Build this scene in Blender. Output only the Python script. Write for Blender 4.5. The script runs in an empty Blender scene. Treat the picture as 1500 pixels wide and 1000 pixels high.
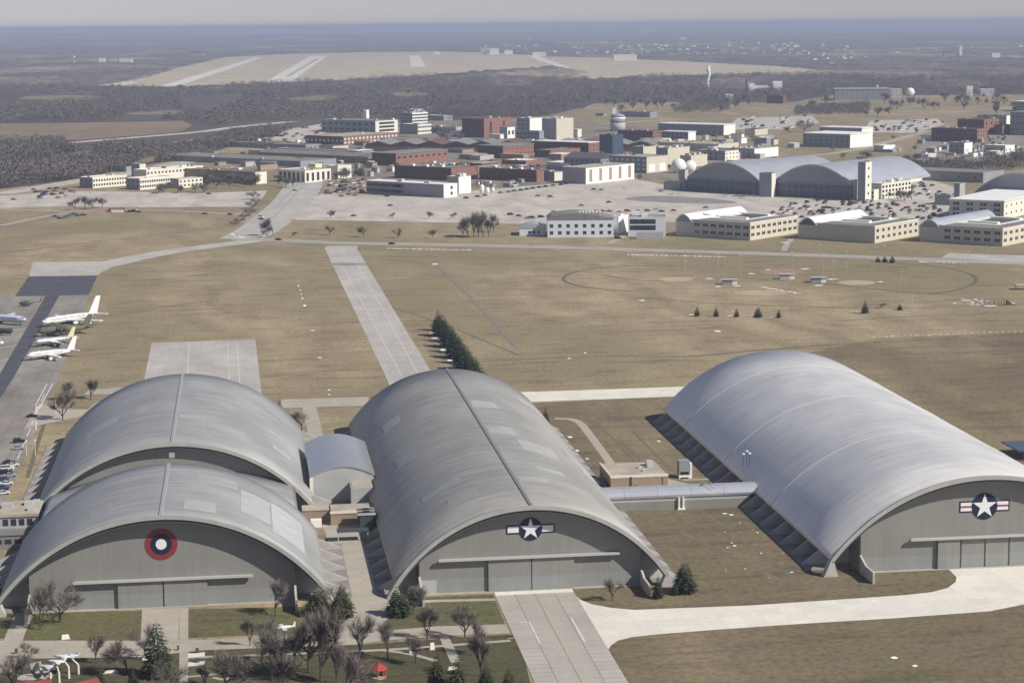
import bpy, math, random
import numpy as np
from mathutils import Matrix, Vector
R = math.radians
random.seed(7)
sc = bpy.context.scene
col = sc.collection

# ------------------------------------------------------------------ camera, light, exposure
FOC, CAMH, HX, ROLL, VPX = 3000.0, 160.0, 36.0, 0.009, 345.0      # photograph measured at 1500 x 1000
_pr = math.atan(ROLL); _cx, _cy = 750.0, 500.0
PITCH = math.atan((_cy - HX) * math.cos(_pr) / FOC)
_e = (math.cos(_pr), -math.sin(_pr)); _n = (math.sin(_pr), math.cos(_pr))
_vy = HX - ROLL * (VPX - _cx)
_u = (VPX - _cx) * _e[0] + (_vy - _cy) * _e[1]
YAW = math.atan(-_u * math.cos(PITCH) / FOC)
_fh = Vector((math.sin(YAW), math.cos(YAW), 0)); _rh = Vector((math.cos(YAW), -math.sin(YAW), 0)); _up = Vector((0, 0, 1))
FW = _fh * math.cos(PITCH) - _up * math.sin(PITCH)
DN = -_fh * math.sin(PITCH) - _up * math.cos(PITCH)
CAM = Vector((0, 0, CAMH))
cd = bpy.data.cameras.new('camera'); cam = bpy.data.objects.new('camera', cd); col.objects.link(cam); sc.camera = cam
cd.sensor_width = 36; cd.lens = 36 * FOC / 1500; cd.clip_start = 1; cd.clip_end = 120000
_X = _rh * _e[0] + DN * _n[0]; _Y = _rh * -_e[1] - DN * _n[1]; _Z = -FW
cam.matrix_world = Matrix(((_X.x, _Y.x, _Z.x, 0), (_X.y, _Y.y, _Z.y, 0), (_X.z, _Y.z, _Z.z, CAMH), (0, 0, 0, 1)))

SUN = Vector((0.66, -0.42, 0.63)).normalized()
w = bpy.data.worlds.new('World'); sc.world = w; w.use_nodes = True
wn = w.node_tree.nodes; wl = w.node_tree.links
bg = wn['Background']; bg.inputs[1].default_value = 0.054
sky = wn.new('ShaderNodeTexSky'); sky.sky_type = 'NISHITA'; sky.sun_disc = False
sky.sun_elevation = math.asin(SUN.z); sky.sun_rotation = math.atan2(SUN.x, SUN.y)
sky.air_density = 1.0; sky.dust_density = 0.0; sky.ozone_density = 1.0; sky.altitude = 0
# a thin high overcast veil greys the blue evenly over the whole sky
hs = wn.new('ShaderNodeHueSaturation'); hs.inputs['Saturation'].default_value = 0.55; hs.inputs['Value'].default_value = 1.0
wl.new(sky.outputs[0], hs.inputs['Color']); tn = wn.new('ShaderNodeMixRGB'); tn.blend_type = 'MULTIPLY'; tn.inputs[0].default_value = 1; tn.inputs[2].default_value = (.97, .99, 1.24, 1)
wl.new(hs.outputs[0], tn.inputs[1]); wl.new(tn.outputs[0], bg.inputs[0])
sl = bpy.data.lights.new('sun', 'SUN'); sl.energy = 5.0; sl.angle = R(0.55); sl.color = (1, .95, .86)
so = bpy.data.objects.new('sun', sl); col.objects.link(so)
so.rotation_euler = SUN.to_track_quat('Z', 'Y').to_euler(); so.location = (0, 0, 400)
sc.view_settings.view_transform = 'Standard'; sc.view_settings.look = 'None'
sc.view_settings.exposure = 0.10; sc.view_settings.gamma = 1; sc.view_settings.use_curve_mapping = False
sc.render.engine = 'CYCLES'
sc.cycles.volume_bounces = 0; sc.cycles.max_bounces = 5; sc.cycles.transparent_max_bounces = 6
sc.cycles.use_denoising = True

# ------------------------------------------------------------------ where things of the photograph stand
def P(px, py, z=0.0):
    """world point at height z seen at photograph pixel (px, py)"""
    vx, vy = px - _cx, py - _cy
    a = vx * _e[0] + vy * _e[1]; b = vx * _n[0] + vy * _n[1]
    d = FW * FOC + _rh * a + DN * b
    return CAM + d * ((z - CAMH) / d.z)
def proj(p):
    d = Vector(p) - CAM; z = d.dot(FW); a = FOC * d.dot(_rh) / z; b = FOC * d.dot(DN) / z
    return (_cx + a * _e[0] + b * _n[0], _cy + a * _e[1] + b * _n[1])
def mpp(px, py):
    """metres across one photograph pixel on the ground there"""
    return (P(px, py) - CAM).dot(FW) / FOC

# ------------------------------------------------------------------ materials
MAT = {}
def mat(name, c, rough=.8, metal=0, spec=.3, noise=0, nscale=.2, c2=None, bump=0, bscale=1.0, stretch=None, detail=5, coord='Object'):
    if name in MAT: return MAT[name]
    m = bpy.data.materials.new(name); m.use_nodes = True; MAT[name] = m
    n = m.node_tree.nodes; l = m.node_tree.links; b = n['Principled BSDF']
    b.inputs['Base Color'].default_value = (*c, 1); b.inputs['Roughness'].default_value = rough
    b.inputs['Metallic'].default_value = metal; b.inputs['Specular IOR Level'].default_value = spec
    if noise or c2 or bump:
        if coord == 'World':
            tc = n.new('ShaderNodeNewGeometry').outputs['Position']
        else: tc = n.new('ShaderNodeTexCoord').outputs['Object']
        if stretch:
            mp = n.new('ShaderNodeMapping'); mp.inputs['Scale'].default_value = stretch; l.new(tc, mp.inputs[0]); tc = mp.outputs[0]
    if noise or c2:
        t = n.new('ShaderNodeTexNoise'); t.inputs['Scale'].default_value = nscale; t.inputs['Detail'].default_value = detail
        t.inputs['Roughness'].default_value = .6; l.new(tc, t.inputs['Vector'])
        r = n.new('ShaderNodeValToRGB'); r.color_ramp.elements[0].position = .32; r.color_ramp.elements[1].position = .68
        d = c2 if c2 else tuple(x * (1 - noise) for x in c); r.color_ramp.elements[0].color = (*d, 1)
        u = c if c2 else tuple(min(1, x * (1 + noise)) for x in c); r.color_ramp.elements[1].color = (*u, 1)
        l.new(t.outputs[0], r.inputs[0]); l.new(r.outputs[0], b.inputs['Base Color'])
    if bump:
        t2 = n.new('ShaderNodeTexNoise'); t2.inputs['Scale'].default_value = bscale; t2.inputs['Detail'].default_value = 4; l.new(tc, t2.inputs['Vector'])
        bp = n.new('ShaderNodeBump'); bp.inputs['Strength'].default_value = bump; bp.inputs['Distance'].default_value = .3
        l.new(t2.outputs[0], bp.inputs['Height']); l.new(bp.outputs[0], b.inputs['Normal'])
    return m
def mixn(n, l, fac, a, b, mode='MIX'):
    x = n.new('ShaderNodeMixRGB'); x.blend_type = mode
    for i, v in ((0, fac), (1, a), (2, b)):
        if hasattr(v, 'default_value') or hasattr(v, 'is_linked'): l.new(v, x.inputs[i])
        elif i == 0: x.inputs[0].default_value = v
        else: x.inputs[i].default_value = (*v, 1)
    return x.outputs[0]
def ramp(n, l, src, stops):
    r = n.new('ShaderNodeValToRGB'); l.new(src, r.inputs[0]); e = r.color_ramp.elements
    while len(e) < len(stops): e.new(.5)
    for i, (p, c) in enumerate(stops):
        e[i].position = p; e[i].color = (*c, 1) if len(c) == 3 else c
    return r.outputs[0]
def noise(n, l, vec, scale, detail=4, rough=.55, stretch=None, dist=0):
    if stretch:
        mp = n.new('ShaderNodeMapping'); mp.inputs['Scale'].default_value = stretch; l.new(vec, mp.inputs[0]); vec = mp.outputs[0]
    t = n.new('ShaderNodeTexNoise'); t.inputs['Scale'].default_value = scale; t.inputs['Detail'].default_value = detail
    t.inputs['Roughness'].default_value = rough; t.inputs['Distortion'].default_value = dist; l.new(vec, t.inputs['Vector']); return t.outputs[0]
def newmat(name):
    m = bpy.data.materials.new(name); m.use_nodes = True; MAT[name] = m
    n = m.node_tree.nodes; l = m.node_tree.links
    return m, n, l, n['Principled BSDF'], n.new('ShaderNodeNewGeometry').outputs['Position']

def grass_mat(name, dry, olive, brown, bias=0.5, streak=(1, .16, 1)):
    m, n, l, b, pos = newmat(name)
    big = noise(n, l, pos, .006, 5, .6, (1, .45, 1), .6); mid = noise(n, l, pos, .035, 6, .62, (1, .4, 1), .4); fine = noise(n, l, pos, .5, 3, .6)
    strk = noise(n, l, pos, .11, 5, .65, (.25, 1, 1), .3)
    c = mixn(n, l, ramp(n, l, big, [(bias - .09, (0, 0, 0)), (bias + .09, (1, 1, 1))]), olive, dry)
    c = mixn(n, l, ramp(n, l, mid, [(.36, (.9, .9, .9)), (.62, (0, 0, 0))]), c, brown)
    c = mixn(n, l, .75, c, ramp(n, l, strk, [(.3, (.55, .55, .56)), (.5, (1, 1, 1)), (.78, (1.0, 1.0, .98))]), 'MULTIPLY')
    c = mixn(n, l, .8, c, ramp(n, l, fine, [(.32, (.58, .58, .56)), (.58, (1, 1, 1))]), 'MULTIPLY')
    l.new(c, b.inputs['Base Color']); b.inputs['Roughness'].default_value = .95; b.inputs['Specular IOR Level'].default_value = .1
    return m
GRASS = grass_mat('dry_grass', (.43, .345, .222), (.275, .24, .142), (.28, .222, .145), .50)
GRASSR = grass_mat('dry_grass_worn', (.335, .265, .17), (.185, .16, .095), (.20, .155, .108), .50)
LAWN = grass_mat('lawn_grass', (.175, .165, .085), (.115, .125, .045), (.145, .13, .075), .52)
FIELDT = grass_mat('airfield_grass', (.62, .53, .375), (.50, .43, .30), (.55, .47, .35), .5)
FIELDB = grass_mat('fallow_field', (.30, .235, .16), (.22, .18, .115), (.27, .2, .14), .5)

def concrete_mat(name, c, joint=6.0, jdark=.72, stain=.25, off=0.0, width=.02):
    m, n, l, b, pos = newmat(name)
    d = tuple(x * (1 - stain) for x in c)
    a = noise(n, l, pos, .045, 6, .65, (1, .35, 1)); f = noise(n, l, pos, .6, 4, .6)
    cc = ramp(n, l, a, [(.3, d), (.65, c)])
    cc = mixn(n, l, .5, cc, ramp(n, l, f, [(.3, (.8, .8, .8)), (.6, (1, 1, 1))]), 'MULTIPLY')
    if joint:
        br = n.new('ShaderNodeTexBrick'); br.inputs['Scale'].default_value = 1.0; br.offset = 0; br.inputs['Mortar Size'].default_value = width * joint / 2
        br.inputs['Brick Width'].default_value = joint; br.inputs['Row Height'].default_value = joint
        br.inputs['Color1'].default_value = (1, 1, 1, 1); br.inputs['Color2'].default_value = (.9, .9, .9, 1); br.inputs['Mortar'].default_value = (jdark, jdark, jdark, 1)
        mp = n.new('ShaderNodeMapping'); mp.inputs['Location'].default_value = (off, 0, 0); l.new(pos, mp.inputs[0]); l.new(mp.outputs[0], br.inputs['Vector'])
        cc = mixn(n, l, 1.0, cc, br.outputs[0], 'MULTIPLY')
    l.new(cc, b.inputs['Base Color']); b.inputs['Roughness'].default_value = .85; b.inputs['Specular IOR Level'].default_value = .2
    return m
CONC = concrete_mat('taxiway_concrete', (.53, .50, .465), 7.5)
CONCW = concrete_mat('new_white_concrete', (.79, .75, .67), 6, .84, .10)
CONCP = concrete_mat('path_concrete', (.47, .425, .355), 4, .8, .15)
CONCO = concrete_mat('old_apron_concrete', (.36, .325, .29), 6, .7, .45, width=.05)
CONCL = concrete_mat('lot_concrete', (.62, .565, .50), 8, .85, .34)
YARD = concrete_mat('works_yard', (.29, .25, .20), 0, 1, .45)
ASPH = mat('dark_asphalt', (.075, .08, .095), .9, noise=.2, nscale=.1, coord='World')
ROADG = mat('grey_road', (.36, .335, .30), .9, noise=.1, nscale=.05, coord='World')
PAINTW = mat('white_road_paint', (.68, .67, .63), .7, noise=.12, nscale=.4, coord='World')
PAINTY = mat('yellow_road_paint', (.50, .41, .24), .7, noise=.15, nscale=.4, coord='World')
SNOW = mat('old_snow', (.85, .86, .88), .7, noise=.06, nscale=1)
SAND = mat('infield_sand', (.43, .34, .22), .95, noise=.15, nscale=.1, coord='World')
TRACK = mat('worn_earth', (.135, .118, .085), .95, noise=.2, nscale=.2, coord='World')
SNOWSHADE = SNOW

def roof_mat(name, c, metal, rough, patch=.18, streak=.12):
    m, n, l, b, pos = newmat(name)
    tc = n.new('ShaderNodeTexCoord').outputs['UV']      # u = metres round the arch, v = metres along the hangar
    big = noise(n, l, tc, .05, 3, .5, (1, .5, 1))
    st = noise(n, l, tc, .35, 5, .6, (.12, 1.2, 1))
    cells = n.new('ShaderNodeTexBrick'); cells.inputs['Brick Width'].default_value = 13; cells.inputs['Row Height'].default_value = 19; cells.inputs['Scale'].default_value = 1
    cells.inputs['Mortar Size'].default_value = 0.0; cells.inputs['Color1'].default_value = (1, 1, 1, 1); cells.inputs['Color2'].default_value = (1 - patch, 1 - patch, 1 - patch, 1)
    cells.inputs['Mortar'].default_value = (.9, .9, .9, 1)
    l.new(tc, cells.inputs['Vector'])
    base = ramp(n, l, big, [(.3, tuple(x * .86 for x in c)), (.7, tuple(x * 1.08 for x in c))])
    base = mixn(n, l, 1, base, cells.outputs[0], 'MULTIPLY')
    base = mixn(n, l, 1, base, ramp(n, l, st, [(.25, (1 - streak * 2,) * 3), (.6, (1, 1, 1))]), 'MULTIPLY')
    l.new(base, b.inputs['Base Color']); b.inputs['Metallic'].default_value = metal; b.inputs['Specular IOR Level'].default_value = .4
    rr = ramp(n, l, big, [(.3, (rough - .06,) * 3), (.7, (rough + .08,) * 3)]); l.new(rr, b.inputs['Roughness'])
    wv = n.new('ShaderNodeTexWave'); wv.wave_type = 'BANDS'; wv.bands_direction = 'Y'; wv.inputs['Scale'].default_value = .35; l.new(tc, wv.inputs['Vector'])
    bp = n.new('ShaderNodeBump'); bp.inputs['Strength'].default_value = .12; bp.inputs['Distance'].default_value = .1; l.new(wv.outputs[1], bp.inputs['Height']); l.new(bp.outputs[0], b.inputs['Normal'])
    return m
ROOFM = roof_mat('weathered_metal_roof', (.425, .415, .385), .2, .54, .08, .16)
ROOFL = roof_mat('pale_metal_roof', (.44, .44, .43), .22, .5, .08, .16)
ROOFR = roof_mat('new_silver_roof', (.80, .79, .77), .2, .36, .04, .10)
FASC = mat('fascia_metal', (.44, .43, .40), .5, .2, noise=.08, nscale=.3)
def wall_mat(name, c, scale=2.6):
    m, n, l, b, pos = newmat(name)
    tc = n.new('ShaderNodeTexCoord').outputs['Object']
    wv = n.new('ShaderNodeTexWave'); wv.wave_type = 'BANDS'; wv.bands_direction = 'X'; wv.inputs['Scale'].default_value = scale / 6; l.new(tc, wv.inputs['Vector'])
    bg_ = noise(n, l, tc, .08, 5, .6, (1.4, 1, .5)); pn = noise(n, l, tc, 1.3, 2, .5, (1, .01, .03))
    cc = ramp(n, l, bg_, [(.3, tuple(x * .9 for x in c)), (.7, tuple(x * 1.05 for x in c))])
    cc = mixn(n, l, 1, cc, ramp(n, l, pn, [(.3, (.93, .93, .93)), (.6, (1, 1, 1))]), 'MULTIPLY')
    l.new(cc, b.inputs['Base Color']); b.inputs['Roughness'].default_value = .6; b.inputs['Metallic'].default_value = .1
    bp = n.new('ShaderNodeBump'); bp.inputs['Strength'].default_value = .16; bp.inputs['Distance'].default_value = .1; l.new(wv.outputs[1], bp.inputs['Height']); l.new(bp.outputs[0], b.inputs['Normal'])
    return m
GWALL = wall_mat('corrugated_wall', (.265, .26, .235))
GWALLB = wall_mat('corrugated_wall_lower', (.285, .295, .285))
GDOOR = wall_mat('hangar_door', (.27, .268, .24), 3.2)
GDOORB = wall_mat('hangar_door_lower', (.29, .30, .29), 3.2)
FINC = mat('buttress_concrete', (.47, .45, .42), .85, noise=.12, nscale=.3)
FINS = mat('shaded_buttress_slab', (.26, .245, .23), .9, noise=.2, nscale=.15)  # slab colour darkened to imitate the shade along the hangar sides
RAIL = mat('rail_white', (.47, .465, .44), .5)
NAVY = mat('insignia_navy', (.012, .016, .04), .6); WHITE = mat('insignia_white', (.78, .78, .80), .6); RED = mat('insignia_red', (.24, .03, .045), .6)
REDT = mat('insignia_red_stripe', (.35, .09, .12), .6)
DARK = mat('dark_opening', (.02, .022, .025), .6)
GLASS = mat('dark_window_glass', (.03, .036, .05), .15, 0, .6)
BRICK = mat('red_brick', (.25, .13, .105), .9, noise=.18, nscale=.3)
BRICKD = mat('brown_and_shaded_brick', (.145, .08, .07), .9, noise=.18, nscale=.3)  # brown brick; on fronts a darker copy of the red brick, painted as shade
BEIGE = mat('beige_block', (.58, .53, .43), .85, noise=.06, nscale=.15)
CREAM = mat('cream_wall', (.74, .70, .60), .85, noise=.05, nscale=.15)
GREYW = mat('grey_wall', (.42, .42, .41), .85, noise=.08, nscale=.2)
WHITEW = mat('white_wall', (.82, .81, .77), .8, noise=.04, nscale=.2)
BROWNW = mat('brown_block', (.33, .25, .18), .9, noise=.08, nscale=.4)
TANR = mat('tan_flat_roof', (.40, .355, .29), .95, noise=.18, nscale=.15)
GREYR = mat('grey_flat_roof', (.21, .20, .19), .95, noise=.22, nscale=.1)
WHITER = mat('white_roof', (.80, .80, .78), .7, noise=.07, nscale=.08)
DARKR = mat('dark_roof', (.10, .10, .105), .9, noise=.2, nscale=.1)
GREENR = mat('green_grey_roof', (.21, .235, .215), .8, noise=.12, nscale=.1)
METSHADE = mat('bluish_metal_and_shaded_wall', (.27, .285, .31), .7, noise=.06, nscale=.1)  # metal parts, and the shade of pale buildings' fronts put into the colour
BARREL = mat('silver_barrel_roof', (.55, .58, .62), .42, .5, noise=.08, nscale=.05)
BLUEG = mat('blue_dark_glass', (.05, .075, .12), .3, 0, .6)
EQUIP = mat('roof_equipment_grey', (.5, .5, .49), .6, .1)
YELW = mat('pale_yellow_wall', (.76, .72, .42), .85)
STEELD = mat('dark_steel', (.08, .085, .09), .5, .3)
ALU = mat('white_aircraft_paint', (.74, .74, .73), .35); ALUB = mat('pale_blue_aircraft_paint', (.55, .61, .70), .35); CAMO = mat('olive_aircraft_paint', (.09, .095, .07), .7, c2=(.16, .14, .09), nscale=.2); SILV = mat('bare_metal_aircraft', (.6, .6, .56), .35, .6)
BARK = mat('bark', (.085, .07, .06), .95); TWIG = mat('twigs', (.29, .255, .215), .95, c2=(.19, .165, .145), nscale=.6)
TWIGR = mat('reddish_twigs', (.31, .25, .225), .95, c2=(.20, .165, .15), nscale=.6)
NEEDLE = mat('conifer_needles', (.022, .034, .020), .9, c2=(.052, .066, .030), nscale=1.4)
NEEDLE2 = mat('conifer_needles_sunny', (.04, .048, .022), .9, c2=(.085, .085, .036), nscale=1.2)
def wood_mat(name):
    m, n, l, b, pos = newmat(name)
    fine = noise(n, l, pos, .02, 9, .65); big = noise(n, l, pos, .0011, 6, .6, (1, .45, 1), .8); mid_ = noise(n, l, pos, .004, 6, .65, (1, .5, 1))
    c = ramp(n, l, fine, [(.36, (.085, .075, .07)), (.64, (.21, .18, .165))])
    c = mixn(n, l, ramp(n, l, big, [(.54, (0, 0, 0)), (.60, (.9, .9, .9))]), c, (.30, .25, .18))
    c = mixn(n, l, .9, c, ramp(n, l, mid_, [(.35, (.5, .5, .52)), (.6, (1.2, 1.15, 1.1))]), 'MULTIPLY')
    l.new(c, b.inputs['Base Color']); b.inputs['Roughness'].default_value = 1; b.inputs['Specular IOR Level'].default_value = 0
    return m
WOODM = wood_mat('bare_woodland')

def soft_normals(m, f=.6):
    """twigs scatter light in every direction: lean their shading normal towards the sky"""
    n = m.node_tree.nodes; l = m.node_tree.links; g_ = n.new('ShaderNodeNewGeometry'); mx = n.new('ShaderNodeMix'); mx.data_type = 'VECTOR'; mx.inputs[0].default_value = f
    v = [i for i in mx.inputs if i.type == 'VECTOR']; l.new(g_.outputs['Normal'], v[0]); v[1].default_value = (.15, -.15, 1)
    l.new([o for o in mx.outputs if o.type == 'VECTOR'][0], n['Principled BSDF'].inputs['Normal'])
soft_normals(TWIG, .4); soft_normals(TWIGR, .5)
# ------------------------------------------------------------------ building blocks
def link(o): col.objects.link(o); return o
def tag(o, label=None, cat=None, group=None, kind=None):
    if label: o['label'] = label
    if cat: o['category'] = cat
    if group: o['group'] = group
    if kind: o['kind'] = kind
    return o
def empty(name, loc, rz=0, label=None, cat=None, group=None):
    o = bpy.data.objects.new(name, None); o.location = loc; o.rotation_euler = (0, 0, rz); o.empty_display_size = 1
    return tag(link(o), label, cat, group)
class MB:
    def __init__(s): s.v = []; s.f = []; s.m = []; s.uv = None
    def add(s, v, f, mi=0):
        k = len(s.v); s.v += [tuple(x) for x in v]; s.f += [tuple(i + k for i in q) for q in f]; s.m += [mi] * len(f); return s
    def box(s, x0, x1, y0, y1, z0, z1, mi=0):
        return s.add([(x0, y0, z0), (x1, y0, z0), (x1, y1, z0), (x0, y1, z0), (x0, y0, z1), (x1, y0, z1), (x1, y1, z1), (x0, y1, z1)],
                     [(0, 3, 2, 1), (4, 5, 6, 7), (0, 1, 5, 4), (1, 2, 6, 5), (2, 3, 7, 6), (3, 0, 4, 7)], mi)
    def prism(s, poly, a, b, axis='y', mi=0):
        """poly of (p, q) extruded from a to b along axis"""
        def q(p, t): return (p[0], t, p[1]) if axis == 'y' else ((t, p[0], p[1]) if axis == 'x' else (p[0], p[1], t))
        n = len(poly); v = [q(p, a) for p in poly] + [q(p, b) for p in poly]
        f = [tuple(range(n))[::-1], tuple(range(n, 2 * n))] + [(i, (i + 1) % n, n + (i + 1) % n, n + i) for i in range(n)]
        return s.add(v, f, mi)
    def tube(s, p, q, r0, r1, n=6, mi=0, cap=True):
        p = Vector(p); q = Vector(q); d = q - p
        if d.length < 1e-6: return s
        d.normalize(); a = d.orthogonal().normalized(); b = d.cross(a)
        v = [p + (a * math.cos(2 * math.pi * i / n) + b * math.sin(2 * math.pi * i / n)) * r0 for i in range(n)]
        v += [q + (a * math.cos(2 * math.pi * i / n) + b * math.sin(2 * math.pi * i / n)) * r1 for i in range(n)]
        f = [(i, (i + 1) % n, n + (i + 1) % n, n + i) for i in range(n)]
        if cap: f += [tuple(range(n))[::-1], tuple(range(n, 2 * n))]
        return s.add(v, f, mi)
    def lathe(s, prof, n=16, axis='z', c=(0, 0, 0), mi=0):
        """prof of (radius, height)"""
        v = []
        for r, h in prof:
            for i in range(n):
                t = 2 * math.pi * i / n; a, b = r * math.cos(t), r * math.sin(t)
                v.append((c[0] + a, c[1] + b, c[2] + h) if axis == 'z' else (c[0] + h, c[1] + a, c[2] + b))
        f = []
        for k in range(len(prof) - 1):
            for i in range(n): f.append((k * n + i, k * n + (i + 1) % n, (k + 1) * n + (i + 1) % n, (k + 1) * n + i))
        f += [tuple(range(n))[::-1], tuple(range((len(prof) - 1) * n, len(prof) * n))]
        return s.add(v, f, mi)
    def mesh(s, name, mats, smooth=False):
        me = bpy.data.meshes.new(name); me.from_pydata(s.v, [], s.f)
        for m in (mats if isinstance(mats, (list, tuple)) else [mats]): me.materials.append(m)
        if any(s.m): me.polygons.foreach_set('material_index', s.m)
        if smooth: me.polygons.foreach_set('use_smooth', [True] * len(s.f))
        me.update(); return me
    def build(s, name, mats, parent=None, loc=(0, 0, 0), rz=0, smooth=False):
        o = bpy.data.objects.new(name, s.mesh(name, mats, smooth)); o.location = loc; o.rotation_euler = (0, 0, rz)
        if parent is not None: o.parent = parent
        return link(o)
def copy_tree(o, parent=None, loc=None, rz=None, label=None, sc_=None):
    c = o.copy(); link(c)
    if parent is not None: c.parent = parent
    if loc is not None: c.location = loc
    if rz is not None: c.rotation_euler = (0, 0, rz)
    if sc_ is not None: c.scale = sc_ if hasattr(sc_, '__len__') else (sc_,) * 3
    if label: c['label'] = label
    for ch in list(o.children): copy_tree(ch, c)
    return c

LZ = [0]
def smoothpts(pts, it=2, closed=True):
    for _ in range(it):
        out = []; n = len(pts)
        for i in range(n if closed else n - 1):
            a, b = pts[i], pts[(i + 1) % n]
            out += [(a[0] * .75 + b[0] * .25, a[1] * .75 + b[1] * .25), (a[0] * .25 + b[0] * .75, a[1] * .25 + b[1] * .75)]
        pts = out if closed else [pts[0]] + out + [pts[-1]]
    return pts
SHN = [0]
def lz(layer): SHN[0] += 1; return .012 * layer + .0008 * (SHN[0] % 14)
def ground_sheet(name, px, m, layer, label=None, cat=None, kind='structure', smooth=0, world=False):
    pts = px if world else [tuple(P(*p)[:2]) for p in px]
    if smooth: pts = smoothpts(pts, smooth)
    b = MB(); z = lz(layer)
    b.add([(x, y, z) for x, y in pts], [tuple(range(len(pts)))])
    o = b.build(name, m); tag(o, label, cat, None, kind); return o
def strip_pts(pts, width, z, b=None, it=1):
    b = b or MB(); pts = smoothpts(pts, it, False) if it else pts; L = []; n = len(pts)
    for i in range(n):
        a = Vector(pts[max(0, i - 1)]); c = Vector(pts[min(n - 1, i + 1)]); d = (c - a)
        if d.length < 1e-6: d = Vector((1, 0))
        d.normalize(); w_ = width[0] + (width[1] - width[0]) * i / (n - 1) if isinstance(width, tuple) else width
        L.append((Vector(pts[i]), Vector((-d.y, d.x)) * w_ / 2))
    v = []
    for p, o in L: v += [(p.x + o.x, p.y + o.y, z), (p.x - o.x, p.y - o.y, z)]
    b.add(v, [(2 * i, 2 * i + 1, 2 * i + 3, 2 * i + 2) for i in range(n - 1)]); return b
def strip(name, px, width, m, layer, it=1, label=None, cat=None, kind='structure', parent=None):
    o = strip_pts([tuple(P(*p)[:2]) for p in px], width, lz(layer), None, it).build(name, m, parent)
    if parent is None: tag(o, label, cat, None, kind)
    return o
def inpoly(x, y, poly):
    c = False; j = len(poly) - 1
    for i in range(len(poly)):
        xi, yi = poly[i]; xj, yj = poly[j]
        if (yi > y) != (yj > y) and x < (xj - xi) * (y - yi) / (yj - yi) + xi: c = not c
        j = i
    return c
def inpoly_np(x, y, poly):
    c = np.zeros(x.shape, bool); j = len(poly) - 1
    for i in range(len(poly)):
        xi, yi = poly[i]; xj, yj = poly[j]
        cond = ((yi > y) != (yj > y)) & (x < (xj - xi) * (y - yi) / (yj - yi + 1e-12) + xi); c ^= cond; j = i
    return c
def W(px): return [tuple(P(*p)[:2]) for p in px]
def npmesh(name, v, f, m, smooth=False):
    """v (n,3), f (k, c) arrays"""
    me = bpy.data.meshes.new(name); k, c = f.shape
    me.vertices.add(len(v)); me.vertices.foreach_set('co', v.astype('f').ravel())
    me.loops.add(k * c); me.loops.foreach_set('vertex_index', f.astype('i').ravel())
    me.polygons.add(k); me.polygons.foreach_set('loop_start', np.arange(0, k * c, c, dtype='i')); me.polygons.foreach_set('loop_total', np.full(k, c, 'i'))
    if smooth: me.polygons.foreach_set('use_smooth', np.ones(k, bool))
    me.materials.append(m); me.update(calc_edges=True); return me
PAINTL = mat('worn_line_paint', (.56, .55, .51), .8, noise=.12, nscale=.4, coord='World')
# ================================================================== the ground
g = MB(); NS = 96
ring = [(46000 * math.cos(2 * math.pi * i / NS), 46000 * math.sin(2 * math.pi * i / NS), -.3) for i in range(NS)]
g.add(ring, [tuple(range(NS))])
floor_mat = mat('woodland_floor', (.105, .085, .072), .97, c2=(.075, .064, .055), nscale=.004, coord='World', detail=8)
tag(g.build('terrain', floor_mat), kind='structure')
gp = MB(); gp.add([(-1500, -200, 0), (2600, -200, 0), (2600, 2300, 0), (1500, 3600, 0), (600, 3800, 0), (-60, 3050, 0), (-240, 2650, 0), (-330, 2250, 0), (-1500, 2150, 0)], [tuple(range(9))])
tag(gp.build('ground', GRASS), kind='structure')
# worn, browner grass round the right hangar
ground_sheet('worn_ground', [(752, 592), (985, 581), (1060, 560), (1165, 520), (1290, 495), (1500, 487), (1900, 474), (1900, 1150), (820, 1150), (770, 700)], GRASSR, 1)

# fields beyond
AIR = [(120, 127), (170, 121), (212, 114), (262, 99), (330, 84), (420, 79), (540, 76.5), (640, 75.5), (740, 78), (800, 83), (900, 85), (1000, 90), (1080, 94), (1140, 97), (1215, 104), (1160, 109), (1060, 111),
       (960, 113), (850, 119), (785, 121), (860, 107), (810, 99), (690, 107), (560, 117), (420, 123), (250, 130)]
AIRW = W(AIR)
ground_sheet('airfield', AIR, FIELDT, 4)
for i, q in enumerate([[(236, 126), (262, 126), (385, 84.5), (373, 84.5)], [(383, 123), (422, 123), (480, 82), (455, 82)], [(602, 98), (623, 98), (615, 81.5), (599, 81.5)],
                       [(770, 81.5), (784, 81.5), (850, 104), (825, 101)], [(140, 126), (190, 120), (205, 121.5), (150, 128)]]):
    ground_sheet('runway', q, CONCW if i else CONCW, 6)
ground_sheet('runway', [(418, 112), (424, 112), (468, 86), (463, 86)], CONCP, 8)
F1 = [(0, 181), (120, 180), (268, 177), (282, 184), (262, 194), (120, 205), (0, 211)]
ground_sheet('field', F1, FIELDB, 4)
F3 = [(262, 146), (350, 138), (368, 145), (330, 152), (270, 158)]
ground_sheet('field', F3, FIELDB, 4)
CLR = [[(20, 142), (110, 139), (170, 143), (120, 147), (40, 147)], [(400, 145), (470, 139), (520, 142), (460, 149)], [(150, 166), (250, 161), (300, 164), (220, 169)], [(700, 118), (760, 116), (790, 120), (730, 123)], [(1010, 124), (1090, 121), (1150, 125), (1060, 129)], [(70, 226), (140, 220), (160, 224), (90, 231)], [(560, 137), (610, 134), (640, 138), (590, 142)], [(1340, 122), (1420, 120), (1460, 123), (1380, 126)], [(180, 236), (230, 228), (250, 231), (205, 240)]]
for q_ in CLR: ground_sheet('clearing', q_, FIELDB, 8, smooth=2)
HWX = [(90, 204), (230, 194), (340, 182), (430, 174), (480, 172), (480, 190), (390, 198), (300, 210), (200, 219), (95, 224)]
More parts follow.
